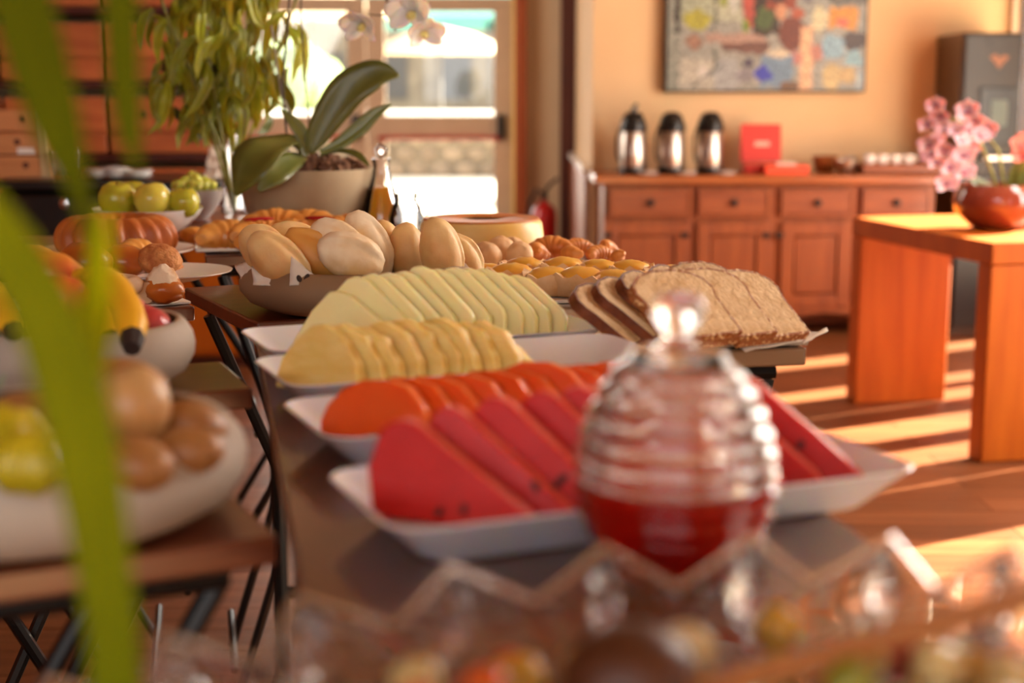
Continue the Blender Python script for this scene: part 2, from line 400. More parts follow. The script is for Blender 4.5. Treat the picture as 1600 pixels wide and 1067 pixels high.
struct('lit_edge_strip', MB().box(0.0, 0.03, 13.93, 14.0, 0, 2.9), mat('lit_edge_gold', (240, 212, 130), 0.5), 'added pale strip painting the lit edge of the door frame')  # added strip, its gold colour paints light along the frame edge

# ---------------- outside the door
struct('ground', MB().box(-14, 12, 14.12, 46, -0.1, 0.0), M_patio, 'sunlit patio ground beyond the glass door')
struct('ground_side', MB().box(XR + 0.12, 12, -4, 14.12, -0.1, 0.0), M_patio, 'sunlit ground outside the side windows')
sw = struct('wall_patio', MB().box(-6.5, 1.6, 21.52, 21.75, 0, 0.86), M_bldg, 'low stone wall across the patio')
vr = []
for q in range(3):
    poly = [(0.16 * cos(a) * random.uniform(0.85, 1.1), 0.105 * sin(a) * random.uniform(0.85, 1.1)) for a in [i * pi / 4 + 0.3 for i in range(8)]]
    vr.append(MB().prism(poly, 0.09))
base = [obj('stone', v, M_rubble, sw, bevel=0.02) for v in vr]
cnt = 0
for r_ in range(4):
    for c_ in range(22):
        o = base[cnt % 3] if cnt < 3 else base[cnt % 3].copy()
        if cnt >= 3: COL.objects.link(o)
        o.location = (-6.2 + c_ * 0.345 + (r_ % 2) * 0.17, 21.5, 0.12 + r_ * 0.215); o.rotation_euler = (0, random.uniform(-0.2, 0.2), 0); cnt += 1
struct('wall_coping', MB().box(-6.5, 1.6, 21.4, 21.8, 0.86, 0.95), M_porc, 'pale coping on the low patio wall', bevel=0.01)
# far facade with windows
fb = struct('wall_building', MB().box(-16, 12, 40, 40.5, 0, 7), M_bldg, 'blurred facade of the building across the patio')
for i in range(9):
    x = -10.5 + i * 1.7
    obj('window_pane', MB().box(x, x + 0.9, 39.93, 39.99, 1.0, 2.2), M_greypost, fb)
def parasol(x, y, zt, r, label):
    t = thing('parasol', label, 'umbrella', (x, y, 0))
    obj('pole', MB().lathe([(0.03, 0), (0.03, zt)], 10), M_greypost, t)
    obj('canopy', MB().lathe([(r, zt - 0.42), (r * 0.98, zt - 0.36), (r * 0.5, zt - 0.12), (0.02, zt)], 8), M_umb, t, smooth=False)
    obj('base', MB().lathe([(0.25, 0), (0.25, 0.08), (0.1, 0.1)], 20), M_greypost, t)
parasol(-1.15, 24.0, 2.25, 1.1, 'white patio parasol seen through the door leaf beside the wall')
parasol(-3.0, 22.6, 2.75, 1.3, 'cream patio parasol seen through the door behind the orchid stems')
aw = thing('awning', 'teal patio awning on grey posts beyond the glass door', 'awning', (-0.6, 27, 0))
obj('canopy', MB().add([(-2.2, 0, 2.55), (3, 0, 2.55), (3, 2.5, 3.5), (-2.2, 2.5, 3.5), (-2.2, 0, 2.3), (3, 0, 2.3)], [(0, 1, 2, 3), (4, 5, 1, 0)]), M_teal, aw, smooth=False).modifiers.new('s', 'SOLIDIFY').thickness = 0.03
for x in (-2.1, 0.2, 2.9):
    obj('post', MB().box(x - 0.05, x + 0.05, 0, 0.1, 0, 2.45), M_greypost, aw)
for (x, y, s_, lb) in [(-4.6, 30, 1.3, 'round green shrub far across the patio'), (-8.5, 37, 1.2, 'pale green shrub against the far facade')]:
    mb = MB().blob(s_, s_, s_, lambda d, th, ph: 1 + 0.18 * nz(d.x * 4, d.y * 4, d.z * 4), 28, 18)
    tag(obj('shrub', mb, M_green, loc=(x, y, s_ * 0.7)), lb, 'shrub')
for i in range(3):
    tag(obj('patio_tree', MB().blob(0.9, 0.9, 1.6, lambda d, th, ph: 1 + 0.25 * nz(d.x * 3 + i * 7, d.y * 3, d.z * 3), 24, 16).tube([(0, 0, -2.4), (0, 0, 0)], 0.12), M_green, loc=(4.6 + i * 1.6, 13.5 + i * 3.6, 2.4)),
        ['leafy tree outside the bright window, nearest the corner', 'second leafy tree outside the bright side window', 'third leafy tree outside the side window, farthest along'][i], 'tree')

# ================================================================= BACKGROUND FURNITURE
# sideboard
SBX0, SBX1, SBY0, SBY1, SBH = 0.446, 2.17, 7.47, 7.93, 0.825
sb = thing('sideboard', 'long reddish wooden sideboard with four drawers under the television', 'sideboard', ((SBX0 + SBX1) / 2, 7.7, 0))
def L(x, y, z): return (x - sb.location.x, y - sb.location.y, z)
def lbox(mb, x0, x1, y0, y1, z0, z1):
    return mb.box(x0 - sb.location.x, x1 - sb.location.x, y0 - 7.7, y1 - 7.7, z0, z1)
mb = MB(); lbox(mb, SBX0 + 0.02, SBX1 - 0.02, SBY0 + 0.03, SBY1, 0.12, SBH - 0.05)
obj('body', mb, M_wood, sb, bevel=0.004)
mb = MB(); lbox(mb, SBX0 - 0.03, SBX1 + 0.03, SBY0 - 0.03, SBY1, SBH - 0.05, SBH)
obj('top', mb, M_woodtop, sb, bevel=0.012)
for x in (SBX0 + 0.01, SBX1 - 0.08):
    for y in (SBY0 + 0.01, SBY1 - 0.08):
        mb = MB(); lbox(mb, x, x + 0.07, y, y + 0.07, 0, 0.12); obj('leg', mb, M_wood, sb, bevel=0.005)
ap = [(-0.78, 0.05), (-0.78, -0.06), (-0.6, -0.03), (-0.3, -0.01), (-0.12, -0.03), (0, -0.06), (0.12, -0.03), (0.3, -0.01), (0.6, -0.03), (0.78, -0.06), (0.78, 0.05)]
obj('apron', MB().prism(ap, 0.025), M_wood, sb, loc=(0, SBY0 + 0.025 - 7.7, 0.13))
uu = [(950, 1075), (1085, 1195), (1212, 1323), (1336, 1440)]
for i, (a, b) in enumerate(uu):
    x0 = (a - 800) / 2300 * 7.62; x1 = (b - 800) / 2300 * 7.62
    mb = MB(); lbox(mb, x0 + 0.012, x1 - 0.012, SBY0 - 0.002, SBY0 + 0.03, 0.625, 0.745)
    d = obj('drawer', mb, M_woodh, sb, bevel=0.006)
    fr = MB()
    for (p0, p1, q0, q1) in [(x0, x0 + 0.014, 0.615, 0.757), (x1 - 0.014, x1, 0.615, 0.757), (x0 + .014, x1 - .014, 0.615, 0.626), (x0 + .014, x1 - .014, 0.745, 0.757)]:
        lbox(fr, p0, p1, SBY0 - 0.01, SBY0 + 0.03, q0, q1)
    obj('moulding', fr, M_wood, d)
    xc = (x0 + x1) / 2 - sb.location.x
    obj('knob', MB().lathe([(0.0, -0.03), (0.016, -0.028), (0.018, -0.02), (0.008, -0.012), (0.02, -0.004), (0.02, 0)], 14, M=Mt(xc, SBY0 - 7.7 - 0.002, 0.685, rx=-pi / 2) @ Matrix.Diagonal((1, 1, 1, 1))), M_iron, d)
doors = [(940, 1072), (1083, 1197), (1212, 1322), (1336, 1445)]
for i, (a, b) in enumerate(doors):
    x0 = (a - 800) / 2300 * 7.62 + 0.005; x1 = (b - 800) / 2300 * 7.62 - 0.005
    z0, z1 = 0.15, 0.585; st = 0.065
    fr = MB()
    lbox(fr, x0, x0 + st, SBY0, SBY0 + 0.028, z0, z1); lbox(fr, x1 - st, x1, SBY0, SBY0 + 0.028, z0, z1)
    lbox(fr, x0 + st, x1 - st, SBY0, SBY0 + 0.028, z0, z0 + st); lbox(fr, x0 + st, x1 - st, SBY0, SBY0 + 0.028, z1 - st, z1)
    d = obj('door', fr, M_wood, sb, bevel=0.004)
    pn = MB(); lbox(pn, x0 + st + 0.004, x1 - st - 0.004, SBY0 + 0.012, SBY0 + 0.029, z0 + st + 0.004, z1 - st - 0.004)
    obj('door_panel', pn, M_wood, d, bevel=0.01)
    hx = x1 if i % 2 else x0 + 0.02
    for zz in (0.22, 0.52):
        for hxx in ((x0 + 0.018, x1 - 0.02) if i == 0 else (x0 - 0.012 if i == 2 else x1 - 0.02,)):
            hm = MB(); lbox(hm, hxx - 0.018, hxx + 0.022, SBY0 - 0.008, SBY0, zz - 0.014, zz + 0.014)
            obj('hinge', hm, M_iron, d, bevel=0.003)
# vacuum flasks
def flask(x, label, spout):
    t = thing('vacuum_flask', label, 'flask', (x, 7.62, SBH), group='vacuum flasks on the sideboard')
    s = 1.05
    obj('body', MB().lathe([(0.064, 0.03), (0.066, 0.035), (0.066, 0.21), (0.062, 0.215)], 32), M_steel, t)
    obj('base', MB().lathe([(0.07, 0.0), (0.072, 0.006), (0.07, 0.03), (0.06, 0.032)], 32), M_blackp, t)
    obj('lid', MB().lathe([(0.064, 0.212), (0.07, 0.22), (0.068, 0.25), (0.055, 0.285), (0.046, 0.3), (0.03, 0.312), (0.0, 0.315)], 32), M_blackp, t)
    obj('spout', MB().tube([(0, -0.05, 0.255), (0, -0.085, 0.255), (0, -0.1, 0.235)], [0.018, 0.015, 0.012]), M_blackp, t)
    obj('handle', MB().tube([(-0.068, 0, 0.23), (-0.082, 0, 0.18), (-0.082, 0, 0.1), (-0.07, 0, 0.06)], 0.006), M_blackp, t)
    if spout:
        obj('pump_button', MB().tube([(0, 0, 0.3), (0.004, 0, 0.335), (0.02, 0, 0.352)], [0.02, 0.012, 0.01]), M_blackp, t)
def sb_x(u): return (u - 800) / 2300 * 7.72
flask(sb_x(985), 'steel vacuum flask nearest the wall corner, pump raised', True)
flask(sb_x(1044), 'middle steel vacuum flask with a flat black lid', False)
flask(sb_x(1103), 'steel vacuum flask next to the open red box', False)
for u, lb in [(1006, 'white saucer between the pump flask and the middle flask'), (1064, 'white saucer between the middle flask and the last flask'), (1123, 'white saucer between the last flask and the red box')]:
    tag(obj('saucer', MB().lathe([(0.02, 0.0), (0.03, 0.0), (0.052, 0.012), (0.053, 0.014), (0.03, 0.006), (0.0, 0.005)], 28), M_porc, loc=(sb_x(u), 7.5, SBH)), lb, 'saucer', 'saucers beside the flasks')
t = thing('tea_box', 'open red box with its printed lid raised on the sideboard', 'box', (sb_x(1187), 7.66, SBH))
obj('tray', MB().box(-0.1, 0.1, -0.07, 0.07, 0, 0.045), M_redbox, t, bevel=0.003)
ld = obj('lid', MB().box(-0.105, 0.105, -0.008, 0.008, 0, 0.2), M_redbox, t, loc=(0, 0.075, 0.05), rot=(R(-10), 0, 0), bevel=0.003)
for q in range(2):
    obj('print', MB().box(-0.035 + q * 0.003, 0.045, -0.0095, -0.0085, 0.085 + q * 0.014, 0.094 + q * 0.014), M_lidw, ld)
t = thing('small_box', 'low orange-red box in front of the raised lid', 'box', (sb_x(1214), 7.52, SBH))
obj('body', MB().box(-0.11, 0.11, -0.05, 0.05, 0, 0.048), M_orbox, t, bevel=0.003)
for q in range(5):
    obj('tea_sachet', MB().box(-0.05 + q * 0.02, -0.036 + q * 0.02, -0.035, 0.035, 0.04, 0.062), M_paper, t)
t = thing('wooden_tray', 'flat wooden tray holding white cups on the sideboard', 'tray', (sb_x(1392), 7.66, SBH))
obj('board', MB().box(-0.20, 0.20, -0.12, 0.12, 0, 0.05), M_woodh, t, bevel=0.006)
def cup(name, x, y, z, r, h, m, lb, cat, grp=None):
    t = thing(name, lb, cat, (x, y, z), group=grp)
    obj('body', MB().lathe([(r * 0.55, 0), (r * 0.75, h * 0.2), (r, h), (r * 0.93, h), (r * 0.68, h * 0.25), (0, h * 0.12)], 24), m, t)
    if cat == 'cup':
        obj('handle', MB().tube([(r * 0.9, 0, h * 0.8), (r * 1.4, 0, h * 0.7), (r * 1.35, 0, h * 0.35), (r * 0.8, 0, h * 0.25)], 0.004), m, t)
for i, u in enumerate((1346, 1366, 1386, 1406)):
    cup('espresso_cup', sb_x(u), 7.6, SBH + 0.05, 0.03, 0.045, M_porc, 'white espresso cup on the wooden tray, %s from the silver bowl' % ORD[i], 'cup', 'cups on the sideboard tray')
cup('sugar_bowl', sb_x(1306), 7.55, SBH, 0.062, 0.07, M_steel, 'shiny round bowl beside the wooden tray', 'bowl')
cup('snack_bowl', sb_x(1286), 7.72, SBH, 0.07, 0.085, M_woodtop, 'small dark wooden bowl behind the shiny bowl', 'bowl')
cup('milk_jug', sb_x(1322), 7.7, SBH, 0.035, 0.08, M_steel, 'small metal jug behind the shiny bowl', 'jug')

# television
tv = thing('television', 'wall television showing a colourful street cafe picture', 'television', (1.335, YB - 0.05, 1.545))
W, H = 1.06, 0.62
obj('bezel', MB().box(-W / 2, W / 2, -0.02, 0.045, -H / 2, H / 2), M_blackp, tv, bevel=0.008)
nx, ny = 128, 76
shapes = [  # u0,v0,u1,v1 in photograph pixels of the picture; colour
    (1040, -70, 1340, 150, (150, 150, 140)), (1040, -70, 1060, 150, (140, 142, 130)), (1053, -70, 1059, 60, (30, 22, 18)), (1060, -70, 1110, 40, (160, 165, 140)),
    (1066, 25, 1105, 52, (165, 160, 60)), (1110, -70, 1113, 110, (60, 66, 56)), (1113, -70, 1150, 40, (172, 174, 150)), (1118, -5, 1128, 20, (140, 150, 60)),
    (1068, 60, 1092, 82, (150, 112, 92)), (1096, 60, 1186, 73, (172, 140, 124)), (1120, 73, 1190, 88, (110, 74, 62)), (1152, -70, 1172, 50, (176, 76, 60)),
    (1168, -70, 1206, 60, (54, 40, 26)), (1150, 38, 1162, 58, (120, 140, 50)), (1172, 20, 1196, 55, (74, 92, 44)), (1186, -70, 1230, 24, (140, 60, 36)),
    (1192, -70, 1212, 12, (50, 28, 22)), (1200, 16, 1216, 40, (196, 140, 104)), (1206, 35, 1246, 84, (110, 52, 34)), (1224, 22, 1244, 36, (168, 84, 56)),
    (1236, -70, 1254, 14, (116, 110, 120)), (1252, 20, 1276, 56, (206, 196, 158)), (1278, 20, 1320, 52, (206, 140, 50)), (1290, 36, 1306, 50, (214, 106, 80)),
    (1276, -70, 1336, 16, (96, 92, 84)), (1300, 56, 1336, 84, (66, 50, 48)), (1268, 62, 1302, 98, (136, 170, 188)), (1304, 84, 1332, 110, (136, 176, 190)),
    (1272, 104, 1300, 144, (196, 172, 120)), (1298, 108, 1320, 134, (190, 162, 110)), (1238, 50, 1256, 150, (222, 176, 136)), (1222, 84, 1240, 104, (190, 122, 110)),
    (1256, 76, 1272, 100, (182, 120, 104)), (1060, 96, 1110, 146, (182, 176, 160)), (1110, 96, 1150, 146, (160, 162, 160)), (1180, 92, 1228, 140, (112, 138, 160)),
    (1172, 108, 1196, 130, (52, 64, 176)), (1152, 98, 1170, 110, (74, 66, 84)), (1146, 112, 1170, 132, (132, 126, 130)), (1186, 84, 1220, 94, (206, 190, 164)),
    (1320, 114, 1334, 146, (160, 176, 180)), (1132, -30, 1144, 30, (196, 196, 190)), (1088, 108, 1104, 130, (206, 200, 190)), (1210, 130, 1236, 150, (112, 84, 60))]
vs = []; fs = []; cols = []
for j in range(ny + 1):
    for i in range(nx + 1):
        vs.append((-W / 2 + 0.012 + (W - 0.024) * i / nx, 0, -H / 2 + 0.012 + (H - 0.024) * j / ny))
for j in range(ny):
    for i in range(nx):
        a = j * (nx + 1) + i; fs.append((a, a + 1, a + nx + 2, a + nx + 1))
        u = 1042 + (i + 0.5) / nx * 291; v = 144 - (j + 0.5) / ny * 172
        u += 5 * nz(i * 0.21, j * 0.21, 3.1); v += 5 * nz(i * 0.21, j * 0.21, 9.7)
        c = (150, 146, 132)
        for (a0, b0, a1, b1, cc) in shapes:
            if (a1 - a0) > 40 or (a1 - a0) < 10:
                ok = a0 <= u <= a1 and b0 <= v <= b1
            else:
                ok = ((u - (a0 + a1) / 2) / ((a1 - a0) / 2)) ** 2 + ((v - (b0 + b1) / 2) / ((b1 - b0) / 2)) ** 2 < 1.1 or ((b1 - b0) > 60 and a0 <= u <= a1 and b0 <= v <= b1)
            if ok: c = cc
        if abs((u - 1075) * 0.66 + (v - 140)) < 2.2 and 1075 < u < 1125: c = (70, 84, 80)
        cols.append(tuple(max(0, x * 0.84 * (1 + 0.3 * nz(i * 0.4, j * 0.4) + 0.3 * nz(i * 1.1, j * 1.1, 4))) for x in c))
m_ = MB(); m_.add(vs, fs)
M_tv = bpy.data.materials.new('television_picture'); M_tv.use_nodes = True
b_ = M_tv.node_tree.nodes['Principled BSDF']; at_ = M_tv.node_tree.nodes.new('ShaderNodeVertexColor'); at_.layer_name = 'Col'
M_tv.node_tree.links.new(at_.outputs[0], b_.inputs['Base Color']); M_tv.node_tree.links.new(at_.outputs[0], b_.inputs['Emission Color'])
b_.inputs['Emission Strength'].default_value = 0.12; b_.inputs['Roughness'].default_value = 0.35
so = obj('screen', m_, M_tv, tv, loc=(0, -0.0215, 0), smooth=False)
ca = so.data.color_attributes.new('Col', 'FLOAT_COLOR', 'CORNER')
for p, c in zip(so.data.polygons, cols):
    for li in p.loop_indices: ca.data[li].color = lin(c)

# drinks machine
t = thing('drinks_machine', 'tall dark grey drinks machine standing beside the sideboard', 'machine', (2.40, 7.68, 0))
obj('cabinet', MB().box(-0.155, 0.135, -0.20, 0.25, 0.0, 1.53), mat('machine_side', (72, 52, 38), 0.3), t, bevel=0.008)
obj('front_panel', MB().box(-0.15, 0.135, -0.24, -0.202, 0.84, 1.52), M_steelk, t, bevel=0.006)
obj('lower_panel', MB().box(-0.15, 0.135, -0.24, -0.202, 0.05, 0.82), M_blackp, t, bevel=0.006)
obj('logo', MB().prism([(-0.05, 0.02), (-0.02, -0.01), (0.0, -0.04), (0.02, -0.01), (0.05, 0.02), (0.02, 0.03), (0, 0.015), (-0.02, 0.035)], 0.004), mat('logo_print', (140, 96, 72), 0.5), t, loc=(0.02, -0.242, 1.39))
sc_ = obj('display_frame', MB().box(-0.07, 0.11, -0.252, -0.24, 0.98, 1.26), M_blackp, t, bevel=0.004)
obj('display', MB().box(-0.01, 0.07, -0.256, -0.252, 1.07, 1.2), M_screen, sc_)
obj('drip_shelf', MB().box(-0.05, 0.12, -0.30, -0.24, 0.90, 0.925), M_steel, t, bevel=0.004)
obj('top_vent', MB().box(-0.04, 0.06, -0.246, -0.24, 1.475, 1.5), M_steelk, t)

# fire extinguisher
t = thing('fire_extinguisher', 'red fire extinguisher with black hose beside the dark post', 'extinguisher', (0.215, 9.85, 0))
obj('cylinder', MB().lathe([(0.075, 0), (0.085, 0.015), (0.085, 0.42), (0.075, 0.47), (0.04, 0.5), (0.022, 0.51), (0.022, 0.53)], 28), M_redp, t)
obj('valve', MB().box(-0.02, 0.02, -0.02, 0.02, 0.53, 0.58), M_black, t, bevel=0.004)
obj('lever', MB().tube([(0.0, 0, 0.57), (0.03, -0.02, 0.62), (0.09, -0.02, 0.67)], 0.012), M_black, t)
obj('hose', MB().tube([(0.0, -0.02, 0.56), (-0.05, -0.05, 0.6), (-0.1, -0.06, 0.5), (-0.105, -0.05, 0.3), (-0.1, -0.03, 0.12)], 0.011), M_black, t)

# box shelves on the far wall
sh = thing('box_shelf', 'dark shelf frame on the far wall holding rows of wooden boxes', 'shelf', (-2.2, 6.65, 0))
lc = thing('low_cabinet', 'low orange-brown wooden cabinet under the box shelves', 'cabinet', (-2.12, 6.76, 0))
obj('body', MB().box(-1.0, 0.98, -0.14, 0.14, 0.05, 0.61), M_bench, lc, bevel=0.004)
obj('top', MB().box(-1.02, 1.0, -0.16, 0.15, 0.61, 0.632), M_bench, lc, bevel=0.003)
obj('plinth', MB().box(-0.98, 0.96, -0.12, 0.14, 0, 0.05), M_dark, lc)
for q in range(4):
    dq = obj('door', MB().box(-0.98 + q * 0.49, -0.5 + q * 0.49, -0.155, -0.14, 0.07, 0.59), M_bench, lc, bevel=0.004)
    obj('knob', MB().blob(0.012, 0.012, 0.012, None, 12, 8, M=Mt(-0.55 + q * 0.49, -0.165, 0.4)), M_iron, dq)
zs = [0.665, 0.974, 1.288, 1.60, 1.92]
for z in zs:
    obj('shelf_board', MB().box(-0.95, 0.92, -0.2, 0.28, z - 0.03, z), M_dark, sh, bevel=0.003)
for x in (-0.95, 0.92):
    obj('side_panel', MB().box(x - 0.015, x + 0.015, -0.18, 0.28, 0.632, 2.2), M_dark, sh)
n = 0
firstbox = None
for ti, z in enumerate(zs[:4]):
    for bx in range(4):
        x0 = -3.128 + bx * 0.46
        lb = 'wooden slatted box on the %s shelf from the bottom, %s from the shelf\'s passage end' % (ORD[ti], ORD[3 - bx])
        if firstbox is None:
            bt = thing('wooden_box', lb, 'box', (x0 + 0.22, 6.62, z), group='slatted wooden boxes on the far shelf')
            obj('upper_slat', MB().box(-0.22, 0.22, -0.14, -0.12, 0.095, 0.245), M_shelfw, bt, bevel=0.004)
            ls = obj('lower_slat', MB().box(-0.22, 0.22, -0.15, -0.12, 0.004, 0.085), M_shelfw, bt, bevel=0.004)
            obj('back', MB().box(-0.22, 0.22, -0.12, 0.22, 0.002, 0.22), M_shelfw, bt)
            obj('knob', MB().lathe([(0.014, -0.0), (0.014, 0.015), (0.0, 0.02)], 12, M=Mt(-0.08, -0.14, 0.17, rx=pi / 2)), M_iron, bt)
            firstbox = bt
        else:
            dup(firstbox, (x0 + 0.22, 6.62, z), (0, 0, 0), lb)
# black counter
t = thing('serving_counter', 'black serving counter in shade behind the fruit', 'counter', (-1.36, 5.25, 0))
obj('body', MB().box(-0.40, 0.12, -0.23, 0.25, 0.0, 0.915), M_blackp, t, bevel=0.03, bseg=4)
obj('top', MB().box(-0.42, 0.38, -0.26, 0.27, 0.915, 0.945), M_blackp, t, bevel=0.006)
pk = PY(101, 318, 4.99)
obj('knob', MB().lathe([(0, 0.03), (0.018, 0.026), (0.02, 0.014), (0.008, 0.0)], 18, M=Mt(pk.x + 1.36, -0.232, pk.z, rx=pi / 2)), M_chrome, t)
CT = 0.946
# crate on the counter
t = thing('pine_crate', 'pale pine crate with three round holes and a white label', 'crate', (-1.745, 5.15, CT), rz=R(4))
pz = [0.0, 0.08, 0.16]
for q in range(3):
    sl = obj('slat', MB().box(-0.14, 0.105, -0.01, 0.005, pz[q] + 0.002, pz[q] + 0.076), M_crate, t, bevel=0.003)
    obj('hole_shade', MB().lathe([(0.0, 0.001), (0.011, 0.0), (0.011, -0.004)], 14, M=Mt(0.055 if q != 1 else 0.03, -0.0105, pz[q] + 0.045, rx=pi / 2)), M_dark, sl)  # dark disc painting the shade inside a hole
obj('corner_post', MB().box(0.105, 0.135, -0.012, 0.02, 0.0, 0.24), mat('crate_post', (200, 170, 128), 0.6), t, bevel=0.003)
obj('side', MB().box(0.11, 0.13, 0.02, 0.09, 0.0, 0.235), M_crate, t)
obj('side', MB().box(-0.14, -0.12, 0.02, 0.09, 0.0, 0.235), M_crate, t)
obj('label_card', MB().box(0.03, 0.09, -0.0125, -0.0105, 0.085, 0.105), M_porc, t)
# white things on counter
for i, (u, lb) in enumerate([(150, 'small stack of white saucers on the black counter behind the grass blade'), (180, 'white plate stack on the black counter, middle'), (212, 'white cup stack on the black counter beside the paper')]):
    p = PY(u, 272, 5.1)
    mb = MB()
    for q in range(3 + i % 2):
        mb.lathe([(0.02, q * 0.008), (0.05, q * 0.008 + 0.012), (0.05, q * 0.008 + 0.015), (0.0, q * 0.008 + 0.006)], 22)
    tag(obj('saucer_stack', mb, M_porc, loc=(p.x, 5.12, CT)), lb, 'saucers')
for i, u in enumerate((85, 104)):
    p = PY(u, 272, 5.1)
    cup('tumbler', p.x, 5.16, CT, 0.028, 0.10, M_glass, ['clear tumbler on the black counter beside the pine crate', 'second clear tumbler from the pine crate'][i], 'glass')
p = PY(331, 262, 4.6)
pp = MB(); rr = []
n_ = 10
vs = []; fs = []
for j in range(n_ + 1):
    for i in range(n_ + 1):
        a, b = i / n_ - 0.5, j / n_ - 0.5
        vs.append((a * 0.1 + b * 0.02, 0.02 * nz(a * 5, b * 5, 2) + 0.03 * b, b * 0.11 + 0.012 * nz(a * 6, b * 6)))
for j in range(n_):
    for i in range(n_):
        a = j * (n_ + 1) + i; fs.append((a, a + 1, a + n_ + 2, a + n_ + 1))
pp.add(vs, fs)
o = obj('napkin', pp, M_paper, loc=(-1.0, 5.1, CT + 0.06), smooth=False); o.modifiers.new('s', 'SOLIDIFY').thickness = 0.002
tag(o, 'crumpled white napkin at the end of the black counter', 'napkin')

# console table with the pink orchid
ct = thing('console_table', 'heavy orange-brown wooden table with slab legs and a sunlit top', 'table', (1.588, 4.85, 0), rz=R(12.5))
TL, TWd, TH = 1.06, 1.1, 0.75
obj('tabletop', MB().box(0, TWd, 0, TL, TH - 0.075, TH), M_bench, ct, bevel=0.006)
for (x, y) in ((0.0, 0.0), (0.0, TL - 0.09), (TWd - 0.40, 0.0), (TWd - 0.40, TL - 0.09)):
    obj('leg', MB().box(x + 0.002, x + 0.40, y + 0.002, y + 0.088, 0, TH - 0.076), M_bench, ct, bevel=0.006)

def petal(mb, L_, W_, cup_, M, seg=6, mi=0):
    vs = []; fs = []
    for i in range(seg + 1):
        t_ = i / seg; wv = W_ * (sin(pi * min(1, t_ ** 0.75 * 0.93 + 0.03))) ** 0.7
        z = cup_ * t_ * t_ * L_
        for s_ in (-1, -0.5, 0, 0.5, 1):
            vs.append((t_ * L_, s_ * wv / 2, z + abs(s_) ** 2 * wv * 0.15))
    for i in range(seg):
        for k_ in range(4):
            a = i * 5 + k_; fs.append((a, a + 1, a + 6, a + 5))
    return mb.add(vs, fs, mi, M)
def flower(parent, p, facing, size, mp, ml, spread=1.0):
    q = Vector(facing).normalized().to_track_quat('Z', 'Y').to_matrix().to_4x4()
    mb = MB()
    for i, (ang, l, w_) in enumerate([(90, 1.0, 0.75), (210, 1.0, 0.7), (330, 1.0, 0.7), (20, 1.05, 1.15), (160, 1.05, 1.15)]):
        petal(mb, size * l, size * w_, 0.25 if i < 3 else 0.12, Matrix.Rotation(R(ang + random.uniform(-8, 8)), 4, 'Z') @ Matrix.Rotation(R(-14 * spread), 4, 'Y'))
    f = obj('flower', mb, mp, parent, sharp=180); f.matrix_local = Matrix.Translation(p) @ q
    f.modifiers.new('s', 'SOLIDIFY').thickness = 0.0012
    obj('lip', MB().blob(size * 0.2, size * 0.16, size * 0.28, None, 10, 8, M=Mt(0, -size * 0.12, size * 0.12)), ml, f)
    return f
def ribbon(pts, ws, nrm, fold=0.0, seg=5):
    # pts world, ws widths, nrm facing direction
    pts = [Vector(p) for p in pts]; N = 24; mb = MB(); vs = []; fs = []
    def cr(a, t):
        n = len(a) - 1; x = t * n; i = min(int(x), n - 1); f = x - i
        p0, p1, p2, p3 = a[max(i - 1, 0)], a[i], a[i + 1], a[min(i + 2, n)]
        return 0.5 * ((2 * p1) + (p2 - p0) * f + (2 * p0 - 5 * p1 + 4 * p2 - p3) * f * f + (3 * p1 - p0 - 3 * p2 + p3) * f ** 3)
    for i in range(N + 1):
        t_ = i / N; p = cr(pts, t_); w_ = max(0.0003, cr(ws, t_)); tg = (cr(pts, min(1, t_ + 0.02)) - cr(pts, max(0, t_ - 0.02))).normalized()
        nn = Vector(nrm); side = tg.cross(nn).normalized(); nv = side.cross(tg).normalized()
        for k_ in range(seg):
            s_ = k_ / (seg - 1) * 2 - 1
            vs.append(p + side * s_ * w_ / 2 + nv * (abs(s_) * fold * w_))
    for i in range(N):
        for k_ in range(seg - 1):
            a = i * seg + k_; fs.append((a, a + 1, a + seg + 1, a + seg))
    return mb.add(vs, fs)

pc = PY(1557, 362, 5.35); pc.z = TH
pot = thing('pink_orchid_pot', 'pink orchid in a glossy brown bowl on the console table', 'potted plant', (pc.x, pc.y, TH))
obj('bowl', MB().lathe([(0.06, 0), (0.09, 0.008), (0.15, 0.06), (0.162, 0.105), (0.15, 0.15), (0.142, 0.165), (0.135, 0.165), (0.14, 0.14), (0.12, 0.12), (0, 0.12)], 40), M_potg, pot)
obj('bark', MB().lathe([(0.135, 0.12), (0.1, 0.145), (0.0, 0.155)], 24), M_bark, pot)
def lp(u, v, Y): return PY(u, v, Y) - Vector((pc.x, pc.y, TH))
obj('flower_stem', MB().tube([lp(1560, 300, 5.3), lp(1548, 265, 5.28), lp(1535, 230, 5.25), lp(1520, 200, 5.25), lp(1490, 185, 5.25), lp(1465, 200, 5.25)], [0.006, 0.006, 0.005, 0.005, 0.004, 0.004]), M_gstem, pot)
obj('flower_stem', MB().tube([lp(1570, 300, 5.35), lp(1566, 270, 5.3), lp(1560, 235, 5.3), lp(1545, 215, 5.3), lp(1500, 240, 5.25), lp(1480, 275, 5.25)], 0.005), M_gstem, pot)
fpos = [(1463, 165), (1470, 182), (1449, 196), (1479, 204), (1505, 190), (1512, 175), (1524, 188), (1543, 204), (1530, 214), (1500, 220), (1452, 228), (1476, 235), (1505, 243), (1463, 254), (1484, 262), (1505, 270), (1478, 287), (1462, 215), (1516, 226), (1455, 243), (1494, 205), (1522, 205)]
for i, (u, v) in enumerate(fpos):
    flower(pot, lp(u, v, 5.15 + random.uniform(0, 0.15)), (random.uniform(-0.8, 0.5), -1, random.uniform(-0.3, 0.5)), random.uniform(0.034, 0.046), M_petp, M_lipp)
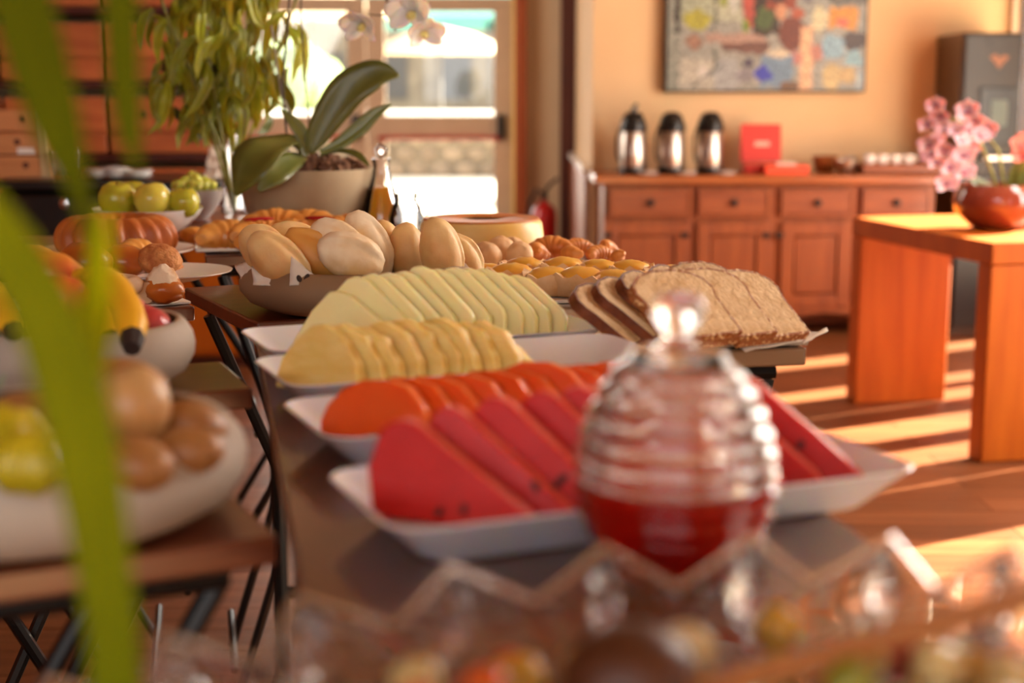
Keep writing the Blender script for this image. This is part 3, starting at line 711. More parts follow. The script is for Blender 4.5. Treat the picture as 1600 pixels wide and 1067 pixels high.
for (a, b, c_) in [((1575, 300), (1590, 265), (1612, 235)), ((1580, 302), (1605, 280), (1640, 270)), ((1565, 300), (1530, 290), (1512, 272)), ((1585, 305), (1600, 262), (1606, 210))]:
    o = obj('leaf', ribbon([lp(*a, 5.35), lp(*b, 5.33), lp(*c_, 5.3)], [0.02, 0.05, 0.004], (0.2, -1, 0.5), 0.12), M_leafd, pot); o.modifiers.new('s', 'SOLIDIFY').thickness = 0.002
for (u, v) in [(1598, 245), (1606, 222), (1592, 228)]:
    flower(pot, lp(u, v, 5.2), (random.uniform(-0.5, 0.5), -1, 0.3), 0.045, mat('coral_petal', (224, 120, 104), 0.5), M_lipp)

# ================================================================= BUFFET TABLES
TZ = 0.94
def fold_table(corner, yaw, w_, d_, label, th=0.022, side='right', top=M_top, legs=True, xbars=True):
    # corner: near right (or near left) corner of the top at table height
    t = thing('folding_table', label, 'table', (corner[0], corner[1], 0), rz=R(yaw), group='small folding tables of the buffet')
    x0, x1 = (-w_, 0) if side == 'right' else (0, w_)
    obj('tabletop', MB().box(x0, x1, 0, d_, TZ - th, TZ), top, t, bevel=0.003)
    if legs:
        z1 = TZ - th
        a, b = x0 + 0.03, x1 - 0.03
        for y in (0.03, d_ - 0.03):
            obj('frame_rail', MB().tube([(a, y, z1 - 0.012), (b, y, z1 - 0.012)], 0.010, 8), M_black, t)
            obj('leg', MB().tube([(a, y, z1 - 0.02), (b, y, 0.012)], 0.0095, 8), M_black, t)
            obj('leg', MB().tube([(b, y + 0.02, z1 - 0.02), (a, y + 0.02, 0.012)], 0.0095, 8), M_black, t)
        if xbars:
            for (x, z) in ((a, 0.1), (b, 0.1), ((a + b) / 2 + 0.08, TZ * 0.62), ((a + b) / 2 - 0.08, TZ * 0.62)):
                obj('stretcher', MB().tube([(x, 0.03, z), (x, d_ - 0.03, z)], 0.008, 8), M_black, t)
    return t
# main table with the cut fruit: near-left reference (-0.128, 0.865), runs along a 11.5 degree direction
ma = R(11.5); mr = Vector((cos(ma), sin(ma))); mv = Vector((-sin(ma), cos(ma)))
ml = Vector((-0.128, 0.865)) - mv * 0.62
mt = thing('fruit_table', 'narrow dark glossy buffet table under the cut fruit trays', 'table', (ml.x, ml.y, 0), rz=ma)
obj('tabletop', MB().box(0, 0.395, 0, 1.65, TZ - 0.022, TZ), M_topd, mt, bevel=0.003)
for (x, y) in ((0.012, 0.82), (0.012, 1.27), (0.38, 0.82), (0.38, 1.27), (0.012, 0.06), (0.38, 0.06)):
    obj('leg', MB().tube([(x, y, TZ - 0.022), (x, y, 0)], 0.009, 8), M_black, mt)
for z in (TZ - 0.034,):
    for x in (0.012, 0.38):
        obj('frame_rail', MB().tube([(x, 0.06, z), (x, 1.57, z)], 0.009, 8), M_black, mt)
for z in (0.72, 0.5, 0.2):
    obj('stretcher', MB().tube([(0.012, 1.27, z), (0.38, 1.27, z)], 0.007, 8), M_black, mt)
    obj('stretcher', MB().tube([(0.012, 0.82, z), (0.38, 0.82, z)], 0.007, 8), M_black, mt)

fold_table((-0.165, 1.0), 25.5, 0.62, 0.30, 'folding table under the big bowl of brown fruit')
fold_table((-0.273, 1.52), 22, 0.5, 0.17, 'folding table under the banana bowl')
fold_table((-0.345, 1.965), 26.4, 0.42, 0.395, 'folding table under the bread roll bowl', side='left')
fold_table((0.359, 1.765), 10, 0.25, 0.82, 'folding table under the sliced wheat bread', top=mat('reflection_tinted_top', (120, 92, 70), 0.2, coat=0.6))  # paler than the other tops: varnish reflection put into the colour
fold_table((-0.461, 2.118), 30, 0.5, 0.42, 'folding table under the sugared pastries')
fold_table((-0.58, 2.77), 12, 0.34, 0.40, 'folding table under the croissants', side='left')
fold_table((-0.17, 2.62), 10, 0.32, 0.42, 'folding table under the caramel flan', side='left')
fold_table((-0.66, 2.68), 12, 0.56, 0.54, 'folding table under the ring cake and apple bowl', side='right')
fold_table((-0.78, 3.24), 6, 0.60, 0.75, 'folding table under the white orchid pot and jugs', side='left', top=M_woodtop)

# ---------------------------------------------------------------- trays
def rrect(L_, W_, r, z, n=5):
    pts = []
    for (cx, cy, a0) in ((L_ / 2 - r, W_ / 2 - r, 0), (-L_ / 2 + r, W_ / 2 - r, 90), (-L_ / 2 + r, -W_ / 2 + r, 180), (L_ / 2 - r, -W_ / 2 + r, 270)):
        for k_ in range(n + 1):
            a = R(a0 + 90 * k_ / n); pts.append((cx + r * cos(a), cy + r * sin(a), z))
    return pts
def tray(loc, yaw, L_, W_, label, h=0.033, m=M_white):
    rs = [rrect(L_ - 0.075, W_ - 0.06, 0.015, 0.0), rrect(L_ - 0.062, W_ - 0.05, 0.02, 0.003), rrect(L_ - 0.006, W_ - 0.006, 0.026, h - 0.002), rrect(L_, W_, 0.028, h),
          rrect(L_ - 0.004, W_ - 0.004, 0.026, h + 0.001), rrect(L_ - 0.012, W_ - 0.012, 0.024, h - 0.003), rrect(L_ - 0.066, W_ - 0.054, 0.018, 0.0075), rrect(L_ - 0.08, W_ - 0.07, 0.015, 0.006)]
    o = obj('serving_tray', MB().rings(rs), m, loc=loc, rot=(0, 0, R(yaw)), sharp=60)
    return tag(o, label, 'tray', 'white serving trays of cut fruit')
TY = 23
tr = Vector((cos(R(TY)), sin(R(TY)), 0)); ta = Vector((-sin(R(TY)), cos(R(TY)), 0))
CA = Vector((0.0835, 1.053, TZ + 0.0005)); CB = Vector((0.012, 1.302, TZ + 0.0005)); CC = Vector((-0.05, 1.515, TZ + 0.0005)); CD = Vector((-0.103, 1.702, TZ + 0.0005))
tray(CA, TY, 0.415, 0.172, 'white rectangular tray holding the watermelon slices')
tray(CB, TY, 0.415, 0.172, 'white rectangular tray holding the papaya slices')
tray(CC, TY, 0.415, 0.172, 'white rectangular tray holding the pineapple, empty at one end')
tray(CD, TY, 0.405, 0.172, 'white rectangular tray holding the pale green melon')

def slices(name, poly, w_, h_, th, mats, c, t0, t1, n, yaw, lean, off, lab, cat, grp, jit=3, fall=None, seeds=0, seg=None, hs=None):
    for i in range(n):
        k_ = i / (n - 1); p = c + tr * (t0 + (t1 - t0) * k_) + ta * (off + random.uniform(-0.003, 0.003)) + Vector((0, 0, 0.0075))
        sc = 1 + random.uniform(-0.05, 0.05)
        hh = h_ * sc * (hs[i] if hs else 1)
        pl = [(x * w_ * sc + random.uniform(-1, 1) * 0.0012, max(0, z * hh + (random.uniform(-1, 1) * 0.0012 if z > 0.02 else 0))) for x, z in poly]
        root = thing(name, lab % (ORD[i] if i < n - 1 else 'last'), cat, p, group=grp, rot=(R(-lean + random.uniform(-jit, jit)), 0, R(yaw + random.uniform(-jit, jit))))
        mb = MB().prism(pl, th, 0, 1)
        obj('flesh', mb, mats, root, bevel=0.0022, bseg=2)
        for q in range(seeds):
            x = random.uniform(-0.2, 0.35) * w_; z = random.uniform(0.12, 0.42) * hh
            obj('seed', MB().blob(0.0028, 0.0022, 0.0042, None, 8, 6), M_seed, root, loc=(x, -th / 2 - 0.0002, z), rot=(0, random.uniform(-1, 1), 0))
wm_poly = [(-0.5, 0), (-0.54, 0.25), (-0.55, 0.5), (-0.52, 0.72), (-0.47, 0.87), (-0.40, 0.97), (-0.31, 1.0), (-0.22, 0.95), (0.50, 0.2), (0.55, 0.11), (0.54, 0.0)]
slices('watermelon_slice', wm_poly, 0.112, 0.084, 0.0150, [M_wm, M_wmo], CA, -0.136, 0.140, 9, -18, 6, 0.004,
       'red watermelon slice, %s from the end of the tray facing the big fruit bowl', 'watermelon', 'watermelon slices on the front tray', seeds=2, hs=[0.84, 0.97, 1, 1.02, 1, 1, 1, 1, 0.96])
pap = [(-0.5, 0), (-0.52, 0.22), (-0.46, 0.5), (-0.34, 0.78), (-0.16, 0.96), (0.06, 1.0), (0.26, 0.9), (0.42, 0.62), (0.5, 0.28), (0.5, 0), (0.2, 0), (0.1, 0.12), (-0.05, 0.12), (-0.15, 0)]
slices('papaya_slice', pap, 0.11, 0.056, 0.018, [M_pap, M_papo], CB, -0.14, 0.14, 12, -30, 14, 0.0,
       'orange papaya slice, %s from the rounded end nearest the table edge', 'papaya', 'papaya slices on the second tray')
pin = [(-0.5, 0), (-0.5, 0.2), (-0.44, 0.42), (-0.38, 0.56), (-0.26, 0.78), (-0.12, 0.95), (0.02, 1.0), (0.14, 0.93), (0.28, 0.84), (0.36, 0.66), (0.45, 0.5), (0.49, 0.25), (0.5, 0)]
slices('pineapple_slice', pin, 0.105, 0.068, 0.0145, [M_pine, M_pineo], CC, -0.155, 0.035, 10, -30, 8, 0.0,
       'pale yellow pineapple slice, %s from the full end of the tray', 'pineapple', 'pineapple slices on the third tray', jit=5, hs=[1, 1.03, 1.0, 0.98, 1, 1.02, 1, 0.97, 0.9, 0.66])
mel = [(-0.5, 0), (-0.5, 0.18), (-0.33, 0.68), (-0.14, 0.97), (-0.06, 1.0), (0.08, 0.95), (0.45, 0.53), (0.5, 0.43), (0.5, 0)]
slices('melon_slice', mel, 0.128, 0.091, 0.0105, [M_melon, M_melonr], CD, -0.100, 0.118, 12, -24, 7, 0.0,
       'pale green melon slice, %s from the end nearest the bread roll bowl', 'melon', 'honeydew slices on the fourth tray', jit=2, hs=[0.86, 0.98, 1.03, 1.05, 1.04, 1.06, 1.05, 1.04, 1.02, 1.0, 0.95, 0.95])

# ---------------------------------------------------------------- honey jar
JP = P(1052, 908, TZ); JP.z = TZ
jar = thing('honey_jar', 'ribbed beehive glass jar half full of red jelly, with lid', 'jar', JP)
outer = []; N = 9; zb, zt = 0.004, 0.150
def rad(zz):
    t_ = (zz - zb) / (zt - zb)
    ctl = [(0, 0.037), (0.09, 0.0445), (0.18, 0.053), (0.26, 0.0590), (0.4, 0.063), (0.52, 0.0627), (0.64, 0.0597), (0.77, 0.0527), (0.89, 0.0430), (1.0, 0.0270)]
    for (a, ra), (b, rb) in zip(ctl, ctl[1:]):
        if t_ <= b: return ra + (rb - ra) * (t_ - a) / (b - a)
    return ctl[-1][1]
prof = [(0.0, 0.0), (0.033, 0.0), (0.036, 0.001)]
steps = 108
RIB = 11.5
for i in range(steps + 1):
    z = zb + (zt - zb) * i / steps
    prof.append((rad(z) + 0.0036 * abs(sin(pi * RIB * i / steps)) - 0.002, z))
ins = [(max(r - 0.0036, 0), z) for r, z in [(rad(zb + (zt - zb) * i / 40), zb + (zt - zb) * i / 40) for i in range(2, 41)]]
lidz = 0.118
body = [p for p in prof if p[1] <= lidz]
inner = [p for p in ins if p[1] <= lidz - 0.001][::-1]
obj('glass_body', MB().lathe(body + [(body[-1][0] - 0.002, lidz + 0.0005)] + inner + [(0, inner[-1][1])], 64), M_jarglass, jar, sharp=60)
lidp = [p for p in prof if p[1] > lidz]
lo = [(lidp[0][0] - 0.004, lidz + 0.0015)] + lidp + [(0.02, zt + 0.001), (0.011, zt + 0.004), (0.009, zt + 0.009), (0.012, zt + 0.014), (0.0165, zt + 0.022), (0.0165, zt + 0.029), (0.012, zt + 0.035), (0, zt + 0.037)]
li_ = [(0, zt - 0.003), (0.02, zt - 0.004)] + [(r - 0.004, z) for r, z in lidp[::-1] if z < zt - 0.006] + [(lidp[0][0] - 0.004, lidz + 0.0015)]
obj('glass_lid', MB().lathe(li_ + lo[1:], 64), M_jarglass, jar, sharp=60)
jp = [(0, 0.0065)] + [(r - 0.0030, z) for r, z in [(rad(zb + (zt - zb) * i / 40), zb + (zt - zb) * i / 40) for i in range(2, 41)] if 0.009 < z < 0.070] + [(rad(0.0705) - 0.0030, 0.0705), (0, 0.0705)]
obj('jelly', MB().lathe(jp, 48), M_jelly, jar)

# ---------------------------------------------------------------- stoneware bowls
def stone_bowl(loc, r, h, label, name='stone_bowl', m=M_stone, mi_=M_stonein):
    prof = [(0, 0.0), (r * 0.55, 0.0), (r * 0.62, 0.003), (r * 0.80, h * 0.08), (r * 0.94, h * 0.24), (r * 1.01, h * 0.46), (r * 1.02, h * 0.62), (r * 1.0, h * 0.78), (r * 0.95, h * 0.93), (r * 0.915, h * 0.99), (r * 0.89, h), (r * 0.865, h * 0.98)]
    inn = [(r * 0.90, h * 0.85), (r * 0.95, h * 0.6), (r * 0.92, h * 0.4), (r * 0.8, h * 0.2), (r * 0.55, h * 0.09), (0, h * 0.08)]
    t = thing(name, label, 'bowl', loc)
    obj('shell', MB().lathe(prof[1:] , 56, caps=False).lathe([(0, 0), (r * 0.55, 0)], 56, caps=False), m, t)
    obj('inner_glaze', MB().lathe([(r * 0.865, h * 0.98)] + inn, 56, caps=False), mi_, t)
    return t
B1 = Vector((-0.352, 1.045, TZ)); B2 = Vector((-0.462, 1.535, TZ)); B3 = Vector((-0.222, 2.10, TZ))
stone_bowl(B1, 0.154, 0.072, 'wide grey-beige stoneware bowl holding brown fruit, closest to the grass')
stone_bowl(B2, 0.122, 0.070, 'grey-beige stoneware bowl holding bananas and mango')
stone_bowl(B3, 0.165, 0.066, 'brownish stoneware bowl heaped with pale bread rolls', m=mat('taupe_stoneware', (150, 122, 92), 0.65, (140, 110, 82), 6))

def fruit(name, loc, r3, rot, m, lb, cat, grp=None, f=None, extra=None):
    o = obj(name, MB().blob(*r3, f or (lambda d, th, ph: 1 + 0.04 * nz(d.x * 2 + loc[0] * 9, d.y * 2, d.z * 2)), 28, 18), m, loc=loc, rot=rot)
    return tag(o, lb, cat, grp)
def at(u, v, Y): return PY(u, v, Y)
S = 1 / FPX
br = 'brown fruit in the big stoneware bowl'
fruit('brown_fruit', at(208, 636, 0.99), (0.0255, 0.027, 0.0285), (0, 0.2, 0), M_sapol, 'large tan round fruit at the top of the bowl heap', 'fruit', br)
fruit('brown_fruit', at(300, 664, 1.03), (0.026, 0.021, 0.018), (0, 0.35, 0.2), M_sapo, 'brown oval fruit at the back beside the tan round one', 'fruit', br)
fruit('brown_fruit', at(290, 706, 0.985), (0.027, 0.021, 0.0175), (0, -0.1, 0.1), M_sapo, 'brown oval fruit against the bowl rim by the table corner', 'fruit', br)
fruit('brown_fruit', at(212, 726, 0.945), (0.026, 0.022, 0.0185), (0, 0.15, -0.1), M_sapo, 'brown oval fruit below the tan round one', 'fruit', br)
fruit('brown_fruit', at(45, 650, 1.05), (0.03, 0.024, 0.018), (0, 0.05, 0.1), M_sapo, 'brown oval fruit lying behind the yellow-green fruit', 'fruit', br)
fruit('brown_fruit', at(190, 600, 1.10), (0.036, 0.024, 0.02), (0, 0.2, 0.2), M_sapo, 'brown fruit peeping out behind the tan round one', 'fruit', br)
fruit('brown_fruit', at(130, 700, 1.02), (0.028, 0.024, 0.02), (0, 0.2, 0.2), M_sapo, 'brown fruit half hidden behind the grass blade', 'fruit', br)
fruit('yellow_fruit', at(10, 690, 0.90), (0.030, 0.028, 0.022), (0.1, 0.35, 0.1), M_yel, 'yellow-green fruit lying in the big stoneware bowl, upper one', 'fruit', None,
      f=lambda d, th, ph: 1 + 0.10 * cos(5 * ph + 0.4) * sin(th))
fruit('yellow_fruit', at(45, 722, 0.87), (0.024, 0.022, 0.020), (0.2, 0.1, 0.6), M_yel, 'yellow-green fruit lying in the big stoneware bowl, lower one', 'fruit', None,
      f=lambda d, th, ph: 1 + 0.10 * cos(5 * ph + 0.4) * sin(th))
# leafy greens in bowl 1
lf = thing('leaf_garnish', 'green leaves lining the big bowl under the fruit', 'leaves', B1 + Vector((-0.03, -0.09, 0.045)))
for q in range(16):
    a = random.uniform(0, 2 * pi)
    x, y = -0.10 + q * 0.0125, random.uniform(-0.02, 0.015)
    o = obj('leaf', ribbon([(x, y, 0), (x + 0.02 * cos(a), y + 0.015 * sin(a), 0.018), (x + 0.035 * cos(a), y + 0.03 * sin(a), 0.022)], [0.006, 0.018, 0.002], (0, -0.7, 0.7), 0.1), M_blade, lf)
# pineapple crown behind
pcn = at(-8, 650, 1.30)
cr = thing('pineapple', 'spiky grey-green pineapple leaves at the picture edge behind the bowl', 'pineapple', (pcn.x - 0.015, pcn.y, pcn.z - 0.02))
for q in range(18):
    a = random.uniform(-0.9, 1.6); e = random.uniform(0.5, 1.3); l = random.uniform(0.05, 0.085)
    d = Vector((sin(a) * cos(e), -0.4 * cos(a) * cos(e), sin(e))) * l
    o = obj('leaf', ribbon([(0, 0, 0), d * 0.5 + Vector((0, 0, 0.004)), d], [0.010, 0.009, 0.0008], (0, -1, 0.3), 0.25), mat('crown_leaf', (150, 158, 130), 0.4) if q == 0 else bpy.data.materials['crown_leaf'], cr)
    o.modifiers.new('s', 'SOLIDIFY').thickness = 0.0012
obj('core', MB().blob(0.014, 0.014, 0.02), M_yel, cr)

# bowl 2 : mango, bananas, plum
def mangof(d, th, ph): return 1 + 0.08 * d.x * d.z + 0.05 * nz(d.x * 2, d.y * 2, d.z * 2)
fruit('mango', at(92, 432, 1.57), (0.038, 0.024, 0.024), (0, 0.72, 0.2), M_mango, 'yellow and red mango on top of the banana bowl', 'mango', f=mangof)
fruit('mango', at(108, 465, 1.49), (0.028, 0.022, 0.020), (0, 0.9, 0.2), mat('red_mango', (222, 66, 46), 0.4, (214, 110, 44), 9), 'red mango leaning against the yellow one', 'mango', f=mangof)
fruit('plum', at(196, 492, 1.60), (0.026, 0.026, 0.024), (0, 0.3, 0), M_plum, 'dark plum behind the hanging banana', 'plum')
fruit('plum', at(230, 508, 1.55), (0.026, 0.025, 0.021), (0, 0.3, 0), M_plum, 'dark pink plum beside the banana tip', 'plum')
fruit('green_fruit', at(85, 515, 1.50), (0.032, 0.026, 0.02), (0, 0.3, 0), M_yel, 'green-yellow fruit under the mangoes in the banana bowl', 'fruit')
fruit('green_fruit', at(150, 508, 1.60), (0.03, 0.026, 0.022), (0, 0.3, 0.4), M_yel, 'green-yellow fruit behind the bananas', 'fruit')
def banana(pts, rmax, label):
    pts = [Vector(p) for p in pts]; base = pts[0]
    t = thing('banana', label, 'banana', base, group='bananas in the stoneware bowl')
    def bz(t_):
        a, b, c_, d = pts; return a * (1 - t_) ** 3 + b * 3 * t_ * (1 - t_) ** 2 + c_ * 3 * t_ * t_ * (1 - t_) + d * t_ ** 3 - base
    P_ = [bz(i / 20) for i in range(21)]
    rd = [rmax * min(1, 0.45 + 2.2 * (i / 20)) * (1 if i < 17 else 1 - 0.13 * (i - 16)) for i in range(21)]
    obj('peel', MB().tube(P_[:19], rd[:19], 6), M_banana, t, sharp=70)
    obj('tip', MB().tube(P_[18:], [rd[18], rd[18] * 0.95, rd[18] * 0.7], 8), M_btip, t)
banana([at(120, 430, 1.56), at(185, 430, 1.52), at(212, 480, 1.46), at(206, 545, 1.40)], 0.0165, 'ripe banana whose dark tip hangs over the bowl rim')
banana([at(110, 450, 1.6), at(160, 450, 1.57), at(178, 490, 1.53), at(176, 545, 1.47)], 0.015, 'second banana tucked under the hanging one')
banana([at(-30, 440, 1.5), at(-5, 460, 1.48), at(8, 490, 1.45), at(22, 525, 1.42)], 0.013, 'spotted banana by the picture edge with a dark tip')

# ---------------------------------------------------------------- bread rolls in bowl 3
def roll(loc, L_, W_, H_, rot, label, m=M_roll, ridge=0.14):
    sd = random.random() * 20
    def f(d, th, ph):
        e = 1 + 0.05 * nz(d.x * 2 + sd, d.y * 2, d.z * 2)
        k_ = exp(-((d.y - 0.12 + 0.1 * nz(d.x * 4, sd)) / 0.16) ** 2) * (1 if d.z > 0 else 0)
        g = exp(-((d.y + 0.14) / 0.10) ** 2) * (1 if d.z > 0 else 0)
        return e + ridge * k_ * (1 - abs(d.x) ** 2) - 0.09 * g * (1 - abs(d.x)) + 0.03 * nz(d.x * 6 + sd, d.y * 6, d.z * 6) + 0.08 * max(0, abs(d.x) - 0.75)
    t = thing('bread_roll', label, 'bread roll', loc, group='bread rolls in the taupe bowl', rot=rot)
    obj('crust', MB().blob(L_, W_, H_, f, 36, 24, M=Matrix.Rotation(pi / 2, 4, 'Z') @ Matrix.Rotation(-pi / 2, 4, 'Z')), m, t, sharp=180)
    return t
roll(at(437, 408, 2.00), 0.052, 0.033, 0.030, (0.5, 0.75, 0.1), 'pale roll at the front of the bowl by the folded paper', ridge=0.10)
roll(at(415, 395, 2.06), 0.045, 0.03, 0.03, (0.3, 0.9, 0.2), 'roll at the side of the bowl behind the front roll')
roll(at(492, 398, 2.04), 0.05, 0.034, 0.03, (0.5, 0.6, 0), 'golden roll behind the printed paper', m=mat('golden_roll', (232, 176, 92), 0.5, (208, 136, 56), 9))
roll(at(548, 400, 1.98), 0.046, 0.033, 0.03, (0.9, 0.35, 0.15), 'floury cracked roll lying across the bowl front', m=M_flour, ridge=0.2)
roll(at(530, 380, 2.05), 0.045, 0.030, 0.028, (0.6, 0.6, 0.1), 'floury roll with a white top behind the cracked one', m=M_flour, ridge=0.2)
roll(at(575, 384, 2.10), 0.052, 0.034, 0.03, (0.4, 1.15, 0.1), 'tall pale roll standing in the middle of the bowl', m=M_flour)
roll(at(604, 388, 2.14), 0.042, 0.022, 0.024, (0.2, 1.3, 0.2), 'narrow roll standing behind the tall pale one')
roll(at(637, 396, 2.12), 0.044, 0.028, 0.028, (0.2, 1.45, 0), 'smooth golden roll standing upright', m=M_roll, ridge=0.03)
roll(at(690, 398, 2.08), 0.053, 0.030, 0.03, (0.2, 1.35, 0.1), 'upright golden roll with a knobbed top at the bowl end', m=M_roll, ridge=0.05)
roll(at(722, 404, 2.16), 0.04, 0.026, 0.026, (0.2, 1.0, 0.1), 'roll leaning at the bowl end behind the knobbed roll')
roll(at(465, 385, 2.12), 0.05, 0.034, 0.03, (0.3, 0.5, 0.5), 'roll at the back of the bowl near the croissants')
roll(at(545, 420, 2.13), 0.05, 0.034, 0.03, (0.3, 0.2, 0.5), 'roll at the bottom of the heap in the bowl')
roll(at(650, 425, 2.14), 0.05, 0.034, 0.03, (0.3, 0.2, -0.3), 'roll low in the bowl under the upright rolls')
# printed papers
def paper(name, quad, label, prints=(), grp=None):
    q = [Vector(p) for p in quad]; o0 = sum(q, Vector()) / 4
    t = thing(name, label, 'paper', o0, group=grp)
    n_ = 6; vs = []; fs = []
    nrm = (q[1] - q[0]).cross(q[3] - q[0]).normalized()
    for j in range(n_ + 1):
        for i in range(n_ + 1):
            a, b = i / n_, j / n_
            p = (q[0] * (1 - a) + q[1] * a) * (1 - b) + (q[3] * (1 - a) + q[2] * a) * b
            vs.append(p - o0 + nrm * 0.004 * nz(a * 3, b * 3, q[0].x * 10))
    for j in range(n_):
        for i in range(n_):
            a = j * (n_ + 1) + i; fs.append((a, a + 1, a + n_ + 2, a + n_ + 1))
    o = obj('sheet', MB().add(vs, fs), M_paper, t); o.modifiers.new('s', 'SOLIDIFY').thickness = 0.0008
    if nrm.y > 0: nrm = -nrm
    for (a, b, rx, rz, rot) in prints:
        p = (q[0] * (1 - a) + q[1] * a) * (1 - b) + (q[3] * (1 - a) + q[2] * a) * b - o0 + nrm * 0.0025
        mq = nrm.to_track_quat('Z', 'Y').to_matrix().to_4x4()
        obj('print', MB().lathe([(0.0, 0.0006), (1.0, 0.0)], 12, M=Matrix.Translation(p) @ mq @ Matrix.Rotation(rot, 4, 'Z') @ Matrix.Diagonal((rx, rz, 1, 1))), M_paperp, t)
    return t
paper('bread_paper', [at(452, 446, 1.95), at(520, 446, 1.95), at(492, 430, 1.965), at(455, 400, 1.97)], 'white liner paper printed with brown seed marks in the roll bowl',
      [(0.25, 0.25, 0.0035, 0.0055, 0.4), (0.45, 0.3, 0.0035, 0.0075, -0.3), (0.62, 0.3, 0.003, 0.0055, -0.5), (0.85, 0.12, 0.005, 0.004, 0)])
paper('bread_paper', [at(396, 446, 1.98), at(438, 446, 1.965), at(425, 432, 1.985), at(393, 415, 2.0)], 'folded corner of liner paper under the front roll')
paper('bread_paper', [at(380, 444, 2.04), at(396, 432, 2.02), at(388, 408, 2.06), at(366, 414, 2.07)], 'grey printed liner paper hanging off the roll bowl rim')

# ---------------------------------------------------------------- croissants
def croissant(name, loc, s_, rot, label, m=M_croi, cat='croissant', jam=False, grp='croissants behind the rolls'):
    t = thing(name, label, cat, loc, group=grp, rot=rot)
    rings = []; n_ = 36
    for i in range(n_ + 1):
        k_ = i / n_; a = -1.15 + 2.3 * k_
        r = 0.030 * (sin(pi * (0.06 + 0.88 * k_))) ** 0.75
        saw = 0.5 + 0.5 * sin(k_ * 7 * 2 * pi)
        cen = abs(k_ - 0.5) * 2
        r *= 1 + 0.09 * (saw if k_ < 0.5 else 1 - saw) * (1 if True else 0)
        c0 = Vector((sin(a) * 0.055, (1 - cos(a)) * -0.055, 0)); tg = Vector((cos(a), -sin(a), 0)); nn = Vector((sin(a), cos(a), 0))
        rings.append([(c0 + nn * cos(2 * pi * q / 16) * r + Vector((0, 0, 1)) * (sin(2 * pi * q / 16) * r * 0.9)) * s_ for q in range(16)])
    obj('crust', MB().rings(rings), m, t, sharp=50)
    if jam:
        obj('jam_filling', MB().blob(0.028 * s_, 0.006 * s_, 0.004 * s_, None, 12, 8, M=Mt(0, -0.012 * s_, 0.026 * s_)), M_jam, t)
    return t
CRZ = TZ + 0.014
tag(obj('croissant_board', MB().box(0, 0.36, 0, 0.26, 0, 0.008), M_porc, loc=(-0.605, 2.80, TZ + 0.003), rot=(0, 0, R(12)), bevel=0.003), 'flat white board carrying the croissants', 'board')
cro = [(362, 372, 2.85, 1.0, (0.1, 0.1, 0.3)), (432, 356, 2.98, 1.1, (0, 0, 0.1)), (483, 356, 2.99, 1.05, (0, 0, -0.2)), (402, 366, 2.86, 0.9, (0, 0, 0.5)), (455, 370, 2.84, 0.95, (0, 0, 0.2)),
       (505, 366, 2.86, 0.95, (0, 0, -0.3)), (545, 360, 2.93, 0.9, (0, 0, 0.3)), (420, 378, 2.80, 0.85, (0, 0, 0.0)), (470, 384, 2.78, 0.8, (0, 0, 0.2))]
crl = ['big croissant at the end of the white board', 'tall croissant right in front of the orchid pot', 'second tall croissant in front of the orchid pot', 'croissant with red jam behind the front rolls', 'croissant in the middle of the board',
       'croissant with red jam near the floury rolls', 'croissant farthest along the board', 'small croissant just behind the side roll', 'small croissant just behind the golden roll']
for (u, v, Y, s_, rt), lb in zip(cro, crl):
    croissant('croissant', at(u, v - 1, Y), s_ * 1.25, rt, lb, jam=('jam' in lb))

# flan
fp = at(752, 388, 2.80)
t = thing('caramel_flan', 'large round flan with a caramel top behind the rolls', 'flan', (fp.x, 2.83, TZ))
obj('custard', MB().lathe([(0.120, 0.004), (0.123, 0.008), (0.117, 0.058), (0.111, 0.065), (0.04, 0.065), (0.036, 0.056), (0.03, 0.004)], 56), M_flan, t)
obj('caramel_top', MB().lathe([(0.112, 0.0645), (0.110, 0.0675), (0.045, 0.0675), (0.04, 0.0645)], 56), M_caramel, t)
obj('plate', MB().lathe([(0.08, 0), (0.125, 0.002), (0.14, 0.008), (0.138, 0.01), (0.12, 0.0045), (0, 0.0035)], 48), M_porc, t)

# ---------------------------------------------------------------- pastries on the long bread table
def bun(name, loc, r3, rot, label, m, cat='pastry', grp=None, child=None):
    sd = random.random() * 30
    t = thing(name, label, cat, loc, group=grp, rot=rot)
    obj('crust', MB().blob(*r3, lambda d, th, ph: 1 + 0.10 * nz(d.x * 2.2 + sd, d.y * 2.2, d.z * 2.2), 26, 16), m, t, sharp=180)
    if child:
        cm, sc = child
        obj('filling', MB().blob(r3[0] * sc, r3[1] * sc, r3[2] * 0.35, lambda d, th, ph: 1 + 0.15 * nz(d.x * 3 + sd, d.y * 3, d.z * 3), 20, 12, M=Mt(0, 0, r3[2] * 0.86)), cm, t)
    return t
rows = [(744, 398, 2.56, 0.020), (760, 400, 2.5, 0.026), (782, 393, 2.58, 0.028), (812, 398, 2.52, 0.024), (800, 388, 2.66, 0.022)]
for i, (u, v, Y, r) in enumerate(rows):
    bun('cheese_bun', at(u, v, Y), (r, r, r * 0.95), (0.2 * i, 0.3, 0), 'small brown round bun in front of the flan, %s from the rolls' % ORD[i], M_pastry, 'bun', 'small buns in front of the flan')
rows = [(858, 386, 2.66, 0.040, 0.024, -0.1), (905, 385, 2.72, 0.030, 0.018, 0.2), (935, 396, 2.62, 0.03, 0.016, 0.1), (950, 389, 2.70, 0.03, 0.018, 0.5), (838, 392, 2.6, 0.03, 0.018, 0.3), (965, 402, 2.58, 0.022, 0.016, 0.6), (890, 397, 2.6, 0.03, 0.016, 0.2)]
